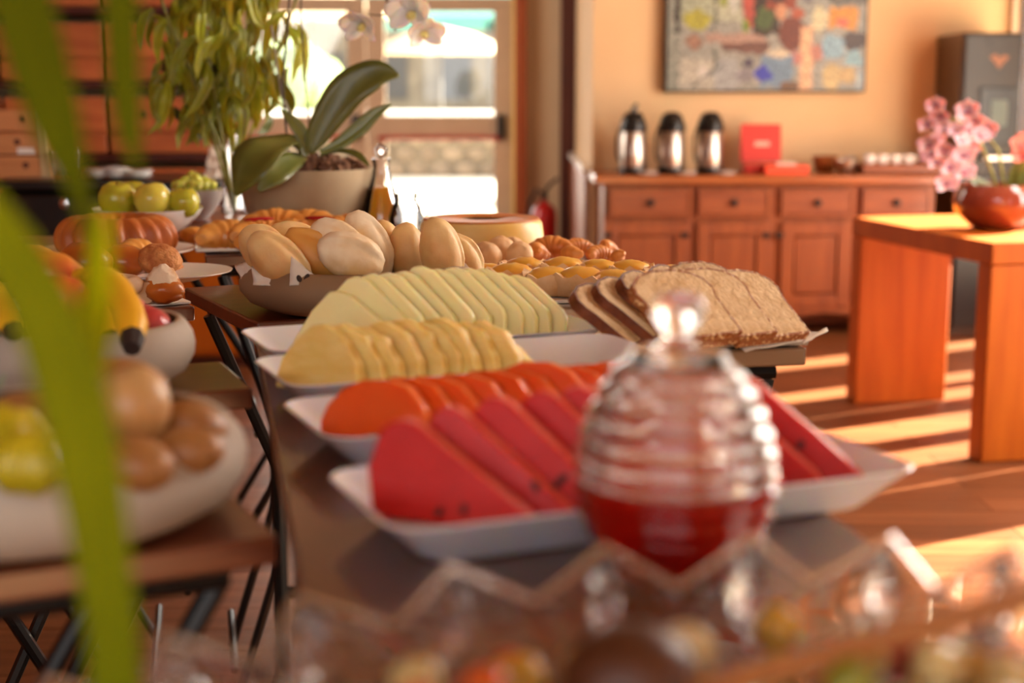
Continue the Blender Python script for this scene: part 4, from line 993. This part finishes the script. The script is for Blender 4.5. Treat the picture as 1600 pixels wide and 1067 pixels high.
for i, (u, v, Y, r, h, ry) in enumerate(rows):
    croissant('turnover', at(u, v, Y), r / 0.055, (0.2, ry, 0.3 * i), 'golden curved turnover behind the cream tarts, %s from the flan' % ORD[i], m=mat('turnover_crust', (222, 150, 78), 0.45, (196, 112, 44), 14) if i == 0 else bpy.data.materials['turnover_crust'], cat='pastry', grp='turnovers behind the tarts')
def tart(loc, s_, rz, label):
    t = thing('cream_tart', label, 'tart', loc, group='yellow cream tarts', rot=(0, 0, rz))
    pts = []
    sq = lambda a: 1 / max(abs(cos(a)), abs(sin(a))) ** 0.6
    rings = []
    for (rr_, z) in [(0.024, 0), (0.033, 0.004), (0.039, 0.022), (0.037, 0.029), (0.030, 0.027), (0.027, 0.019), (0.004, 0.019)]:
        rings.append([(rr_ * s_ * sq(2 * pi * q / 24) * cos(2 * pi * q / 24), rr_ * s_ * sq(2 * pi * q / 24) * sin(2 * pi * q / 24), z * s_ * (1 + 0.14 * sin(q * 2.2 + rz * 5) * (z > 0.02))) for q in range(24)])
    obj('pastry_shell', MB().rings(rings), M_pastry, t, sharp=60)
    obj('cream', MB().blob(0.031 * s_, 0.031 * s_, 0.0135 * s_, lambda d, th, ph: 1 + 0.12 * nz(d.x * 3 + loc[0] * 30, d.y * 3, d.z * 3), 20, 12, M=Mt(0, 0, 0.0245 * s_)), M_egg, t)
tp = [(800, 436, 2.30, 1.05), (858, 445, 2.20, 1.1), (908, 447, 2.16, 1.15), (960, 450, 2.13, 1.1), (1000, 446, 2.2, 0.95), (1048, 442, 2.22, 1.1), (820, 424, 2.42, 1.0), (880, 425, 2.42, 1.05), (935, 427, 2.38, 1.0), (985, 428, 2.36, 1.0), (1030, 434, 2.32, 0.85), (760, 430, 2.36, 0.9)]
tl = ['behind the last melon slices', 'behind the first bread slices', 'between the bread slices and turnovers', 'right behind the jar knob', 'just past the jar knob', 'at the outer corner, puffed and golden', 'in the back row nearest the rolls', 'in the back row centre', 'in the back row under the turnovers', 'in the back row near the outer edge', 'tucked behind the puffed corner one', 'half hidden by the melon slices']
for i, (u, v, Y, s_) in enumerate(tp):
    p = P(u, v + 16, TZ + 0.006); p.z = TZ + 0.007
    tart(p, s_, random.uniform(-0.5, 0.5), 'yellow cream tart ' + tl[i])
o = tag(obj('tart_tray', MB().box(0, 0.32, 0, 0.42, 0, 0.005), M_paper, loc=(-0.045, 2.12, TZ + 0.0005), rot=(0, 0, R(10)), bevel=0.001), 'sheet of white paper under the cream tarts', 'paper')

# bread slices
sl_poly = [(-0.5, 0.0), (-0.5, 0.55), (-0.54, 0.68), (-0.5, 0.82), (-0.36, 0.93), (-0.15, 0.99), (0.15, 0.99), (0.36, 0.93), (0.5, 0.82), (0.54, 0.68), (0.5, 0.55), (0.5, 0.0)]
def bread(loc, rot, s_, label, crust=M_crust, w_=0.115, h_=0.105):
    t = thing('bread_slice', label, 'bread slice', loc, group='wholegrain bread slices', rot=rot)
    th = 0.013
    po = [(x * w_ * s_, z * h_ * s_) for x, z in sl_poly]
    pi_ = [(x * w_ * s_ * 0.955, 0.0025 + z * h_ * s_ * 0.95) for x, z in sl_poly]
    obj('crumb', MB().prism(pi_, th + 0.0008), M_crumb, t, bevel=0.0015)
    n_ = len(po); vs = [(p[0], y, p[1]) for y in (-th / 2, th / 2) for p in po] + [(p[0], y, p[1]) for y in (-th / 2, th / 2) for p in pi_]
    fs = []
    for i in range(n_):
        j = (i + 1) % n_
        fs += [(i, i + n_, j + n_, j), (i, j, j + 2 * n_, i + 2 * n_), (i + n_, i + 3 * n_, j + 3 * n_, j + n_)]
    obj('crust', MB().add(vs, fs), crust, t)
bz_ = TZ + 0.012
# group leaning towards the melon: dark crusts towards the viewer
def BP(u, v): p = P(u, v, bz_); return p
def orient(W, U):
    W = Vector(W).normalized(); U = Vector(U); U = (U - W * U.dot(W)).normalized(); Y_ = U.cross(W)
    return Matrix((W, Y_, U)).transposed().to_euler()
bl = ['wholegrain slice beside the melon tray, lowest of the fan', 'second wholegrain slice of the fan from the melon', 'third wholegrain slice of the fan from the melon', 'fourth wholegrain slice of the fan, behind the jar knob']
Wl = Vector((0.36, 0.93, 0.0)); Ul = Vector((-0.72, 0.25, 0.56))
for i, (u, v) in enumerate([(985, 552), (1018, 545), (1056, 538), (1100, 532)]):
    p = BP(u, v) + Wl * 0.058 * 0.95 + Vector((0, 0, 0.004 + 0.004 * i))
    bread(p, orient(Wl, Ul), 0.98, bl[i])
Wr = Vector((0.783, 0.622, -0.018)); Ur = Vector((-0.47, 0.61, 0.65))
br0 = BP(1209, 539) + Vector((0, 0, 0.006))
for i, lb in enumerate(['outermost large wholegrain slice with seeded crust', 'wholegrain slice lying in front of the outermost slice', 'wholegrain slice just behind the glass jar']):
    bread(br0 + Vector((-0.046, -0.040, 0.007)) * i, orient(Wr, Ur), 1.06 if i < 2 else 1.0, lb, M_seeds)
bread(br0 + Vector((-0.045, 0.055, 0.012)), orient(Wr, Ur), 0.95, 'wholegrain slice half hidden behind the two large slices', M_seeds)
o = tag(obj('bread_board', MB().box(-0.02, 0.30, 0, 0.3, 0, 0.0075), mat('grey_marble', (170, 160, 150), 0.15, (120, 112, 106), 8, coat=0.5), loc=(0.069, 1.725, TZ + 0.0008), rot=(0, 0, R(10)), bevel=0.003),
        'shiny grey board under the sliced wheat bread', 'board')
pq = [P(1165, 549, TZ + 0.0095), P(1262, 532, TZ + 0.0095), P(1225, 500, TZ + 0.0095), P(1100, 515, TZ + 0.0095)]
paper('bread_paper', pq, 'white liner paper under the wheat bread')
paper('bread_paper', [P(1255, 536, TZ + 0.01), at(1294, 514, 1.80), at(1292, 513, 1.81), P(1250, 525, TZ + 0.01)], 'upturned white paper tip beside the outermost bread slice')

# ---------------------------------------------------------------- ring cake, pastries, apples, grapes
t = thing('ring_cake', 'brown fluted ring cake in front of the apple bowl', 'cake', (at(183, 400, 2.80).x, 2.80, TZ + 0.004))
rings = []
nq = 144
for (r, z, am) in [(0.104, 0.002, 0.3), (0.108, 0.012, 0.8), (0.110, 0.028, 1), (0.106, 0.046, 1), (0.094, 0.062, 1), (0.078, 0.071, 0.8), (0.062, 0.069, 0.5), (0.045, 0.06, 0.4), (0.036, 0.03, 0.3), (0.034, 0.002, 0.2)]:
    rings.append([((r * (1 + am * 0.075 * (abs(sin(9 * 2 * pi * q / nq + z * 14)) * 2 - 1))) * cos(2 * pi * q / nq), (r * (1 + am * 0.075 * (abs(sin(9 * 2 * pi * q / nq + z * 14)) * 2 - 1))) * sin(2 * pi * q / nq), z) for q in range(nq)])
obj('crust', MB().rings(rings, caps=False), M_bundt, t, sharp=70, sub=1)
obj('plate', MB().lathe([(0.09, -0.0035), (0.13, 0.0), (0.15, 0.006), (0.148, 0.008), (0.12, 0.002), (0, 0.001)], 48), M_porc, t)
def cone_bowl(c, r, h, label):
    t = thing('white_bowl', label, 'bowl', c)
    obj('shell', MB().lathe([(r * 0.38, 0), (r * 0.42, 0.004), (r * 0.7, h * 0.35), (r * 0.92, h * 0.75), (r, h), (r * 0.96, h), (r * 0.86, h * 0.72), (r * 0.6, h * 0.3), (0, h * 0.12)], 48), M_porc, t)
AB = Vector((at(232, 370, 3.14).x, 3.14, TZ))
za = PY(232, 325, 3.14).z
cone_bowl(AB, 0.117, za - TZ, 'white bowl holding large green apples')
def apple(u, v, Y, r, m, label):
    p = at(u, v, Y)
    t = thing('apple', label, 'apple', p, group='apples in the white bowl', rot=(random.uniform(-0.2, 0.2), random.uniform(-0.2, 0.2), 0))
    obj('skin', MB().lathe([(0.0, -0.80 * r), (0.2 * r, -0.9 * r), (0.5 * r, -0.86 * r), (0.85 * r, -0.5 * r), (1.0 * r, 0.0), (0.95 * r, 0.4 * r), (0.7 * r, 0.8 * r), (0.4 * r, 0.93 * r), (0.15 * r, 0.82 * r), (0, 0.7 * r)], 32), m, t, sharp=180)
    obj('stalk', MB().tube([(0, 0, 0.7 * r), (0.004, 0, 1.0 * r)], 0.0015, 6), M_stem, t)
apple(183, 313, 3.10, 0.040, M_apple, 'green apple nearest the grass in the white bowl')
apple(238, 313, 3.08, 0.0385, M_applel, 'yellowish apple in the middle of the white bowl')
apple(288, 317, 3.10, 0.033, M_apple, 'green apple at the grape side of the bowl')
apple(207, 308, 3.20, 0.036, M_apple, 'green apple behind the two large ones')
apple(262, 322, 3.19, 0.034, M_apple, 'green apple low at the back of the bowl')
GB = Vector((at(306, 338, 3.55).x, 3.57, TZ)); zg = PY(306, 296, 3.57).z
cone_bowl(GB, 0.066, zg - TZ, 'smaller white bowl holding the green grapes')
g = thing('grape_bunch', 'bunch of green grapes heaped in the smaller white bowl', 'grapes', (GB.x, GB.y, zg))
gm = None
for q in range(44):
    a = random.uniform(0, 2 * pi); rr_ = random.uniform(0, 0.046); z = 0.008 + 0.028 * (1 - rr_ / 0.05) * random.uniform(0.3, 1) 
    px = rr_ * cos(a) - 0.008
    if gm is None: gm = obj('grape', MB().blob(0.0115, 0.0115, 0.0135, None, 14, 10), M_grape, g); o = gm
    else: o = gm.copy(); COL.objects.link(o)
    o.location = (px, rr_ * sin(a), z); o.rotation_euler = (random.uniform(-1, 1), random.uniform(-1, 1), 0)
obj('stalk', MB().tube([(0, 0, 0.01), (0.01, 0, 0.04)], 0.002, 6), M_gstem, g)

# pastries on T8
pw = P(262, 474, TZ + 0.005)
tag(obj('pastry_doily', MB().box(-0.3, 0.0, 0, 0.16, 0, 0.004), M_paper, loc=(-0.47, 2.135, TZ + 0.0006), rot=(0, 0, R(30)), bevel=0.001), 'white paper sheet under the sugared pastries', 'paper')
t = thing('pastry_plate', 'thin white plate behind the sugared pastries', 'plate', (at(262, 432, 2.42).x, 2.42, TZ))
obj('dish', MB().lathe([(0.05, 0.0), (0.06, 0.004), (0.105, 0.014), (0.106, 0.016), (0.06, 0.008), (0, 0.007)], 40), M_porc, t)
def sugar_puff(loc, label):
    t = thing('sugared_puff', label, 'pastry', loc)
    obj('crust', MB().blob(0.031, 0.028, 0.020, lambda d, th, ph: 1 + 0.12 * nz(d.x * 3, d.y * 3, d.z * 3), 26, 16, M=Mt(0, 0, 0.018)), M_brown, t)
    obj('sugar_top', MB().blob(0.024, 0.022, 0.026, lambda d, th, ph: (1 + 0.16 * nz(d.x * 3 + 5, d.y * 3, d.z * 3)) * (1 - 0.2 * max(0, d.z) * abs(d.x)), 26, 16, M=Mt(0.0, 0, 0.030)), M_sugar, t)
sugar_puff(P(256, 472, TZ + 0.006), 'sugar-dusted puff pastry at the table corner')
t = thing('spiral_bun', 'powdered spiral bun beside the sugared puff', 'pastry', P(192, 478, TZ + 0.006) + Vector((0, 0.01, 0.0)), rz=0.3)
mb = MB()
pts = []
for i in range(60):
    a = i / 59 * 5.2 * pi / 1.6; pts.append((0.03 * (1 - i / 75) * cos(a), 0.03 * (1 - i / 75) * sin(a) * 0.8, 0.016 + 0.022 * i / 59))
mb.tube(pts, [0.016 - 0.006 * i / 59 for i in range(60)], 10)
obj('coil', mb, mat('powdered_dough', (214, 186, 156), 0.9, (180, 130, 90), 18, bump=0.1), t)
bun('glazed_bun', P(185, 438, TZ + 0.01) + Vector((0, 0.05, 0.026)), (0.038, 0.034, 0.026), (0, 0.2, 0), 'round glazed bun behind the spiral bun', M_brown, 'pastry')
bun('glazed_bun', P(130, 440, TZ + 0.01) + Vector((0, 0.02, 0.03)), (0.042, 0.036, 0.030), (0, 0.2, 0), 'large glazed bun behind the mango', M_brown, 'pastry')
croissant('croissant', P(212, 425, TZ + 0.014) + Vector((0, 0.04, 0.026)), 0.85, (0.5, 0.3, 0.8), 'croissant with cream showing, in front of the ring cake', grp=None)
obj_t = bun('crumble_bun', P(243, 432, TZ + 0.014) + Vector((0, 0.03, 0.024)), (0.036, 0.032, 0.026), (0, 0.1, 0), 'brown crumbly bun on the thin white plate', mat('crumble', (168, 92, 44), 0.7, (206, 140, 80), 40, bump=0.6, bscale=120), 'pastry')
bun('crumble_bun', at(268, 424, 2.5), (0.024, 0.024, 0.02), (0, 0.1, 0), 'small brown crumbly bun at the plate edge', bpy.data.materials['crumble'], 'pastry')
bun('glazed_bun', at(302, 368, 3.02), (0.03, 0.026, 0.018), (0, 0.1, 0), 'small orange bun between apple bowl and croissants', M_croi, 'pastry')
bun('glazed_bun', at(55, 405, 2.2), (0.03, 0.03, 0.022), (0, 0.1, 0), 'golden bun behind the mango by the black counter', M_croi, 'pastry')

# ---------------------------------------------------------------- white orchid
OP = Vector((at(478, 345, 3.42).x, 3.44, TZ))
op = thing('white_orchid', 'white orchid with broad leaves in a round concrete pot', 'potted plant', OP)
ph_ = PY(478, 262, 3.44).z - TZ; rp = 0.159
obj('pot', MB().lathe([(0.115, 0), (0.122, 0.003), (0.140, ph_ * 0.25), (0.152, ph_ * 0.6), (rp, ph_ - 0.004), (rp - 0.002, ph_), (rp - 0.012, ph_), (rp - 0.016, ph_ - 0.02), (rp - 0.03, ph_ - 0.025), (0, ph_ - 0.025)], 64), M_conc, op)
mb = MB()
for q in range(150):
    a = random.uniform(0, 2 * pi); rr_ = (rp - 0.03) * sqrt(random.random())
    z = ph_ - 0.012 + 0.034 * (1 - (rr_ / rp) ** 2)
    mb.box(-0.014, 0.014, -0.009, 0.009, -0.005, 0.005, M=Mt(rr_ * cos(a), rr_ * sin(a), z, random.uniform(-1, 1), random.uniform(-1, 1), random.uniform(0, 3)))
o = obj('bark_chips', mb, M_bark, op, smooth=False); o['kind'] = 'stuff'
def lo_(u, v, Y=3.4): return PY(u, v, Y) - OP
px = 3.4 / FPX
def leaf(pts, ws, nrm=(0.2, -1, 0.35), fold=0.12, Y=3.36, m=M_leafd, th=0.0025):
    o = obj('leaf', ribbon([lo_(p[0], p[1], p[2] if len(p) > 2 else Y) for p in pts], [w_ * px for w_ in ws], nrm, fold), m, op)
    o.modifiers.new('s', 'SOLIDIFY').thickness = th
    return o
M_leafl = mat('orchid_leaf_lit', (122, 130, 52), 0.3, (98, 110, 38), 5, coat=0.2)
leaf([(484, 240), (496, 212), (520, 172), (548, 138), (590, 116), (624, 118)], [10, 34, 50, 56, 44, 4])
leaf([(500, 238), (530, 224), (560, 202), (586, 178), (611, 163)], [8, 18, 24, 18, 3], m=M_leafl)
leaf([(482, 240, 3.38), (452, 224, 3.32), (418, 232, 3.24), (392, 262, 3.2), (368, 305, 3.2)], [10, 44, 66, 64, 8], nrm=(-0.3, -1, 0.5))
leaf([(478, 246, 3.36), (452, 254, 3.28), (428, 272, 3.22), (404, 298, 3.2)], [8, 34, 38, 6], nrm=(0.1, -1, 0.2))
leaf([(484, 238), (474, 214), (458, 190), (440, 172)], [14, 22, 18, 3], nrm=(0.4, -1, 0.2))
leaf([(500, 242, 3.38), (534, 236, 3.34), (558, 242, 3.3), (576, 258, 3.26)], [10, 14, 14, 3], nrm=(0.1, -0.6, 1))
leaf([(484, 240), (480, 226), (484, 206)], [14, 16, 3], nrm=(0, -1, 0))
obj('flower_stem', MB().tube([lo_(450, 240), lo_(446, 190), lo_(441, 130), lo_(448, 60), lo_(452, 0), lo_(470, -60), lo_(530, -90), lo_(590, -50), lo_(606, 5), lo_(612, 30), lo_(618, 48)], 0.0026, 8), M_stem, op)
obj('flower_stem', MB().tube([lo_(484, 238), lo_(482, 180), lo_(475, 100), lo_(470, 20), lo_(472, -40), lo_(500, -100), lo_(600, -120), lo_(650, -60), lo_(662, 0)], 0.0018, 8), M_stem, op)
obj('support_stake', MB().tube([lo_(486, 240), lo_(440, 150), lo_(424, 40)], 0.0024, 8), mat('grey_stake', (150, 146, 130), 0.5), op)
obj('flower_stem', MB().tube([lo_(606, 22), lo_(590, 24), lo_(574, 22)], 0.0015, 6), M_stem, op)
for (u, v, fx, fz, s_) in [(566, 36, -0.6, -0.8, 0.052), (644, 18, -0.4, -0.3, 0.058), (662, 48, 0.5, -0.6, 0.048), (640, -40, 0.2, 0.2, 0.05), (576, -50, 0, 0, 0.045)]:
    flower(op, lo_(u, v, 3.36), (fx, -1, fz), s_, M_petw, M_lip)

# ---------------------------------------------------------------- trailing plant in glass vase
VP = Vector((at(366, 332, 3.75).x, 3.75, TZ))
vp = thing('trailing_plant', 'tall plant with long drooping yellow-green leaves in a glass vase', 'plant', VP)
obj('vase', MB().lathe([(0, 0.0), (0.03, 0), (0.033, 0.004), (0.026, 0.08), (0.022, 0.17), (0.024, 0.2), (0.021, 0.2), (0.019, 0.17), (0.023, 0.08), (0.028, 0.01), (0, 0.008)], 28), M_glass, vp)
def lv(u, v, Y=3.75): return PY(u, v, Y) - VP
stems = []
for (pts) in [[(366, 330), (352, 240), (330, 120), (318, 10), (300, -60)], [(366, 330), (372, 220), (385, 110), (400, 0), (430, -60)], [(366, 330), (360, 210), (352, 100), (360, 0), (362, -60)],
              [(366, 330), (345, 230), (300, 120), (262, 30), (240, -40)], [(366, 330), (380, 240), (420, 130), (445, 50), (470, -20)], [(366, 330), (340, 240), (320, 170), (290, 90), (276, 0)]]:
    Y = 3.75 + random.uniform(-0.08, 0.1)
    P3 = [lv(u, v, 3.75 if i == 0 else Y) for i, (u, v) in enumerate(pts)]
    obj('stem', MB().tube(P3, 0.0035, 7), M_gstem, vp); stems.append(pts)
lm = []
for q in range(5):
    bend = random.uniform(-0.4, 0.4)
    L_ = 0.13; mbq = ribbon([(0, 0, 0), (0.018 + 0.01 * bend, -0.01, -L_ * 0.3), (0.016, 0.006, -L_ * 0.7), (0.0 + 0.02 * bend, 0.004, -L_)], [0.004, 0.024, 0.018, 0.001], (0.1, -1, 0.1), 0.2)
    o = obj('leaf', mbq, M_leafh, vp); o.modifiers.new('s', 'SOLIDIFY').thickness = 0.001; lm.append(o)
lcnt = 0
spots = []
for q in range(215):
    u = random.gauss(350, 66); v = random.uniform(-70, 200)
    if u < 236 or u > 486: continue
    if v > 40 and u > 455: continue
    lim = 185 - abs(u - 330) * 0.55
    if v > lim: v = lim - random.uniform(0, 90)
    spots.append((u, v))
for i, (u, v) in enumerate(spots):
    o = lm[i % 5] if i < 5 else lm[i % 5].copy()
    if i >= 5: COL.objects.link(o)
    o.location = lv(u, v, 3.75 + random.uniform(-0.12, 0.14)); s_ = random.uniform(0.7, 1.15)
    o.scale = (s_ * random.choice((-1, 1)), s_, s_ * random.uniform(0.85, 1.1)); o.rotation_euler = (random.uniform(-0.4, 0.4), random.uniform(-0.45, 0.55), random.uniform(-0.8, 0.8))
o = obj('leaf', ribbon([lv(352, 178), lv(362, 196), lv(380, 214)], [0.006, 0.03, 0.003], (0, -1, 0.2), 0.15), M_leafo, vp); o['label'] = 'orange withered leaf'
o.modifiers.new('s', 'SOLIDIFY').thickness = 0.001
# dark foliage mass deeper in the plant
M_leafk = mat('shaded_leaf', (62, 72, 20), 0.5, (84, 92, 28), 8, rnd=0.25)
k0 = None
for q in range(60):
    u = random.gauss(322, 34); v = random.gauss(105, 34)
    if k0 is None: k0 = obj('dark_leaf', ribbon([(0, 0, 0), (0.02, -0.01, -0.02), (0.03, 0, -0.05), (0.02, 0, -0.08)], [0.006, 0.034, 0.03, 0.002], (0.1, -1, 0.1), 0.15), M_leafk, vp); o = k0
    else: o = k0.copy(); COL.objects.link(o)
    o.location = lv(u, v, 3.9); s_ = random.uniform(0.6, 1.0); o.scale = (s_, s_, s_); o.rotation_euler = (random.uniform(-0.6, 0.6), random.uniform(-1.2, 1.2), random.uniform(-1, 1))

# ---------------------------------------------------------------- jugs
jc = Vector((at(594, 345, 3.35).x, 3.4, TZ))
t = thing('juice_carafe', 'glass carafe of orange juice with a round stopper', 'carafe', jc); t.scale = (0.92, 0.92, 0.92)
cp = [(0.045, 0), (0.052, 0.006), (0.050, 0.03), (0.036, 0.085), (0.024, 0.12), (0.0195, 0.15), (0.024, 0.168)]
ci = [(r - 0.003, z) for r, z in cp[::-1][:-1]] + [(0.044, 0.006), (0, 0.006)]
obj('glass', MB().lathe(cp + ci, 36), M_thin, t)
obj('stopper', MB().blob(0.016, 0.016, 0.018, None, 18, 12, M=Mt(0, 0, 0.186)), M_glass, t)
obj('juice', MB().lathe([(0, 0.007), (0.043, 0.007), (0.0463, 0.03), (0.0322, 0.085), (0.0265, 0.098), (0, 0.098)], 32), M_juice, t)
jc = Vector((at(634, 350, 3.25).x, 3.27, TZ))
t = thing('water_jug', 'small clear glass jug beside the orange juice', 'jug', jc)
cp = [(0.03, 0), (0.036, 0.005), (0.038, 0.03), (0.032, 0.055), (0.024, 0.068), (0.026, 0.085)]
ci = [(r - 0.0025, z) for r, z in cp[::-1][:-1]] + [(0.03, 0.005), (0, 0.005)]
obj('glass', MB().lathe(cp + ci, 36), M_thin, t)
obj('handle', MB().tube([(0.026, 0, 0.078), (0.048, 0, 0.07), (0.048, 0, 0.04), (0.036, 0, 0.03)], 0.004, 8), M_glass, t)

# ---------------------------------------------------------------- foreground : large crystal bowl of cut fruit with a wooden spoon
FB = Vector((0.062, 0.578, TZ + 0.0005)); FY = R(22); FAx, FBx = 0.262, 0.142
fb_ = thing('crystal_bowl', 'large oval scalloped crystal bowl of cut fruit in front of the jar', 'bowl', FB, rz=FY)
NL, SG = 20, 6
def fring(k_, z, amp, radial=0.0, off=0.0):
    out = []
    for q in range(NL * SG):
        a = 2 * pi * q / (NL * SG); tri = 1 - abs((q % SG) / SG * 2 - 1) * 2
        kk = k_ * (1 + radial * tri)
        out.append(((FAx * kk - off) * cos(a), (FBx * kk - off) * sin(a), z + amp * tri))
    return out
HB = 0.066
obj('glass', MB().rings([fring(0.1, 0, 0), fring(0.52, 0, 0), fring(0.60, 0.008, 0, 0.02), fring(0.84, 0.034, 0.003, 0.05), fring(0.99, HB - 0.002, 0.010, 0.045),
                         fring(0.99, HB, 0.010, 0.045, 0.005), fring(0.84, 0.036, 0.003, 0.05, 0.006), fring(0.60, 0.013, 0, 0.02, 0.006), fring(0.1, 0.009, 0)]), M_glass, fb_, smooth=False)
rp_ = [Vector(p) for p in fring(0.988, HB + 0.001, 0.0105, 0.045, 0.0025)][::3]
rp_.append(rp_[0]); rp_.append(rp_[1])
obj('rim_bead', MB().tube(rp_, 0.0030, 8), M_crystal, fb_, sharp=60)
for q in range(NL):
    a = 2 * pi * (q + 0.5) / NL
    obj('lobe', MB().blob(0.010, 0.0075, 0.018, lambda d, th, ph: 1 + 0.12 * cos(4 * ph), 12, 8), M_crystal, fb_,
        loc=(FAx * 0.985 * cos(a), FBx * 0.985 * sin(a), HB - 0.012), rot=(0, 0, a), smooth=False)
fcols = [('yellow', (222, 170, 62)), ('cream', (224, 196, 132)), ('orange', (222, 96, 24)), ('red', (176, 24, 18)), ('green', (150, 146, 36))]
fm = [mat(n_ + '_fruit_chunk', c_, 0.3, tuple(int(x * 0.86) for x in c_), 60, sss=0.006, coat=0.2) for n_, c_ in fcols]
fproto = {}
cl_ = []
for q in range(84):
    x = -0.185 + 0.37 * ((q * 0.618034) % 1); yl = 0.098 * sqrt(max(0, 1 - (x / 0.2) ** 2)); y = yl * (2 * ((q * 0.381966 * 1.7 + 0.13) % 1) - 1)
    e_ = (x / 0.2) ** 2 + (y / 0.105) ** 2
    z = 0.024 + 0.034 * random.random() * (1.1 - 0.5 * e_)
    c_ = [0, 1, 0, 2, 1, 3, 0, 4, 1, 0, 2, 1][q % 12]
    cl_.append((x, y, z, c_))
rw = Matrix.Rotation(FY, 3, 'Z')
for ci_, row_ in [(a_, b_) for a_ in range(5) for b_ in range(3)]:
    items = sorted([c_ for c_ in cl_ if c_[3] == ci_ and (0 if c_[1] < -0.03 else (1 if c_[1] < 0.03 else 2)) == row_])
    for n_, (x, y, z, _) in enumerate(items):
        rowname = ['front row', 'middle row', 'back row'][row_]
        loc = FB + rw @ Vector((x, y, z)); rt = (random.uniform(0, 3), random.uniform(0, 3), random.uniform(0, 3))
        if ci_ not in fproto:
            o = obj('fruit_chunk', MB().blob(0.015, 0.0125, 0.0115, lambda d, th, ph: 0.86 / max(abs(d.x), abs(d.y), abs(d.z)) ** 0.55, 14, 10), fm[ci_], loc=loc, rot=rt, sharp=180); fproto[ci_] = o
        else:
            o = fproto[ci_].copy(); COL.objects.link(o); o.location = loc; o.rotation_euler = rt
        tag(o, '%s %s fruit chunk from the grass end, %s of the crystal bowl' % (ORD[n_], fcols[ci_][0], rowname), 'fruit', '%s fruit chunks in the crystal bowl' % fcols[ci_][0])
# wooden spoon resting across the bowl
sp = PY(985, 1066, 0.60)
t = thing('wooden_spoon', 'dark wooden spoon lying upside down on the cut fruit', 'spoon', sp)
obj('spoon_bowl', MB().blob(0.031, 0.027, 0.026, None, 28, 16), M_spoon, t)
ha = PY(1100, 1080, 0.58) - sp; hb = PY(1640, 922, 0.66) - sp
obj('handle', MB().tube([(0.02, 0, 0), ha, ha * 0.5 + hb * 0.5, hb], [0.008, 0.0055, 0.0055, 0.0065], 8), M_rim, t)

# ---------------------------------------------------------------- grass blades close to the lens
gb = thing('grass_plant', 'blurred long green blades of a plant right before the lens', 'plant', PY(182, 1150, 0.56))
def blade(pts, Y=0.56, fold=0.15, m=M_blade, name='blade'):
    s_ = Y / FPX * 1.14
    o = obj(name, ribbon([PY(u, v, Y) - gb.location for u, v, w_ in pts], [w_ * s_ for u, v, w_ in pts], (0.15, -1, 0.1), fold), m, gb)
    o.modifiers.new('s', 'SOLIDIFY').thickness = 0.0008
blade([(182, 1150, 70), (178, 1000, 72), (165, 900, 76), (150, 790, 84), (130, 690, 92), (108, 590, 96), (70, 490, 88), (12, 385, 78), (-60, 290, 60)])
blade([(20, -60, 84), (34, 0, 80), (62, 100, 78), (88, 190, 66), (112, 260, 42), (132, 330, 22), (146, 400, 26), (150, 470, 44), (142, 540, 50), (128, 620, 40)], 0.64, m=mat('grass_blade_dark', (78, 82, 0), 0.9, (62, 66, 0), 6, spec=0.1))
blade([(186, -60, 50), (190, 20, 46), (194, 110, 42), (202, 200, 34), (214, 268, 6)], 0.66, m=bpy.data.materials['grass_blade_dark'])
blade([(164, 320, 6), (160, 380, 24), (156, 440, 34), (148, 510, 44), (140, 600, 40)], 0.58, m=mat('grass_blade_light', (150, 152, 0), 0.9, (128, 132, 0), 6, spec=0.1))
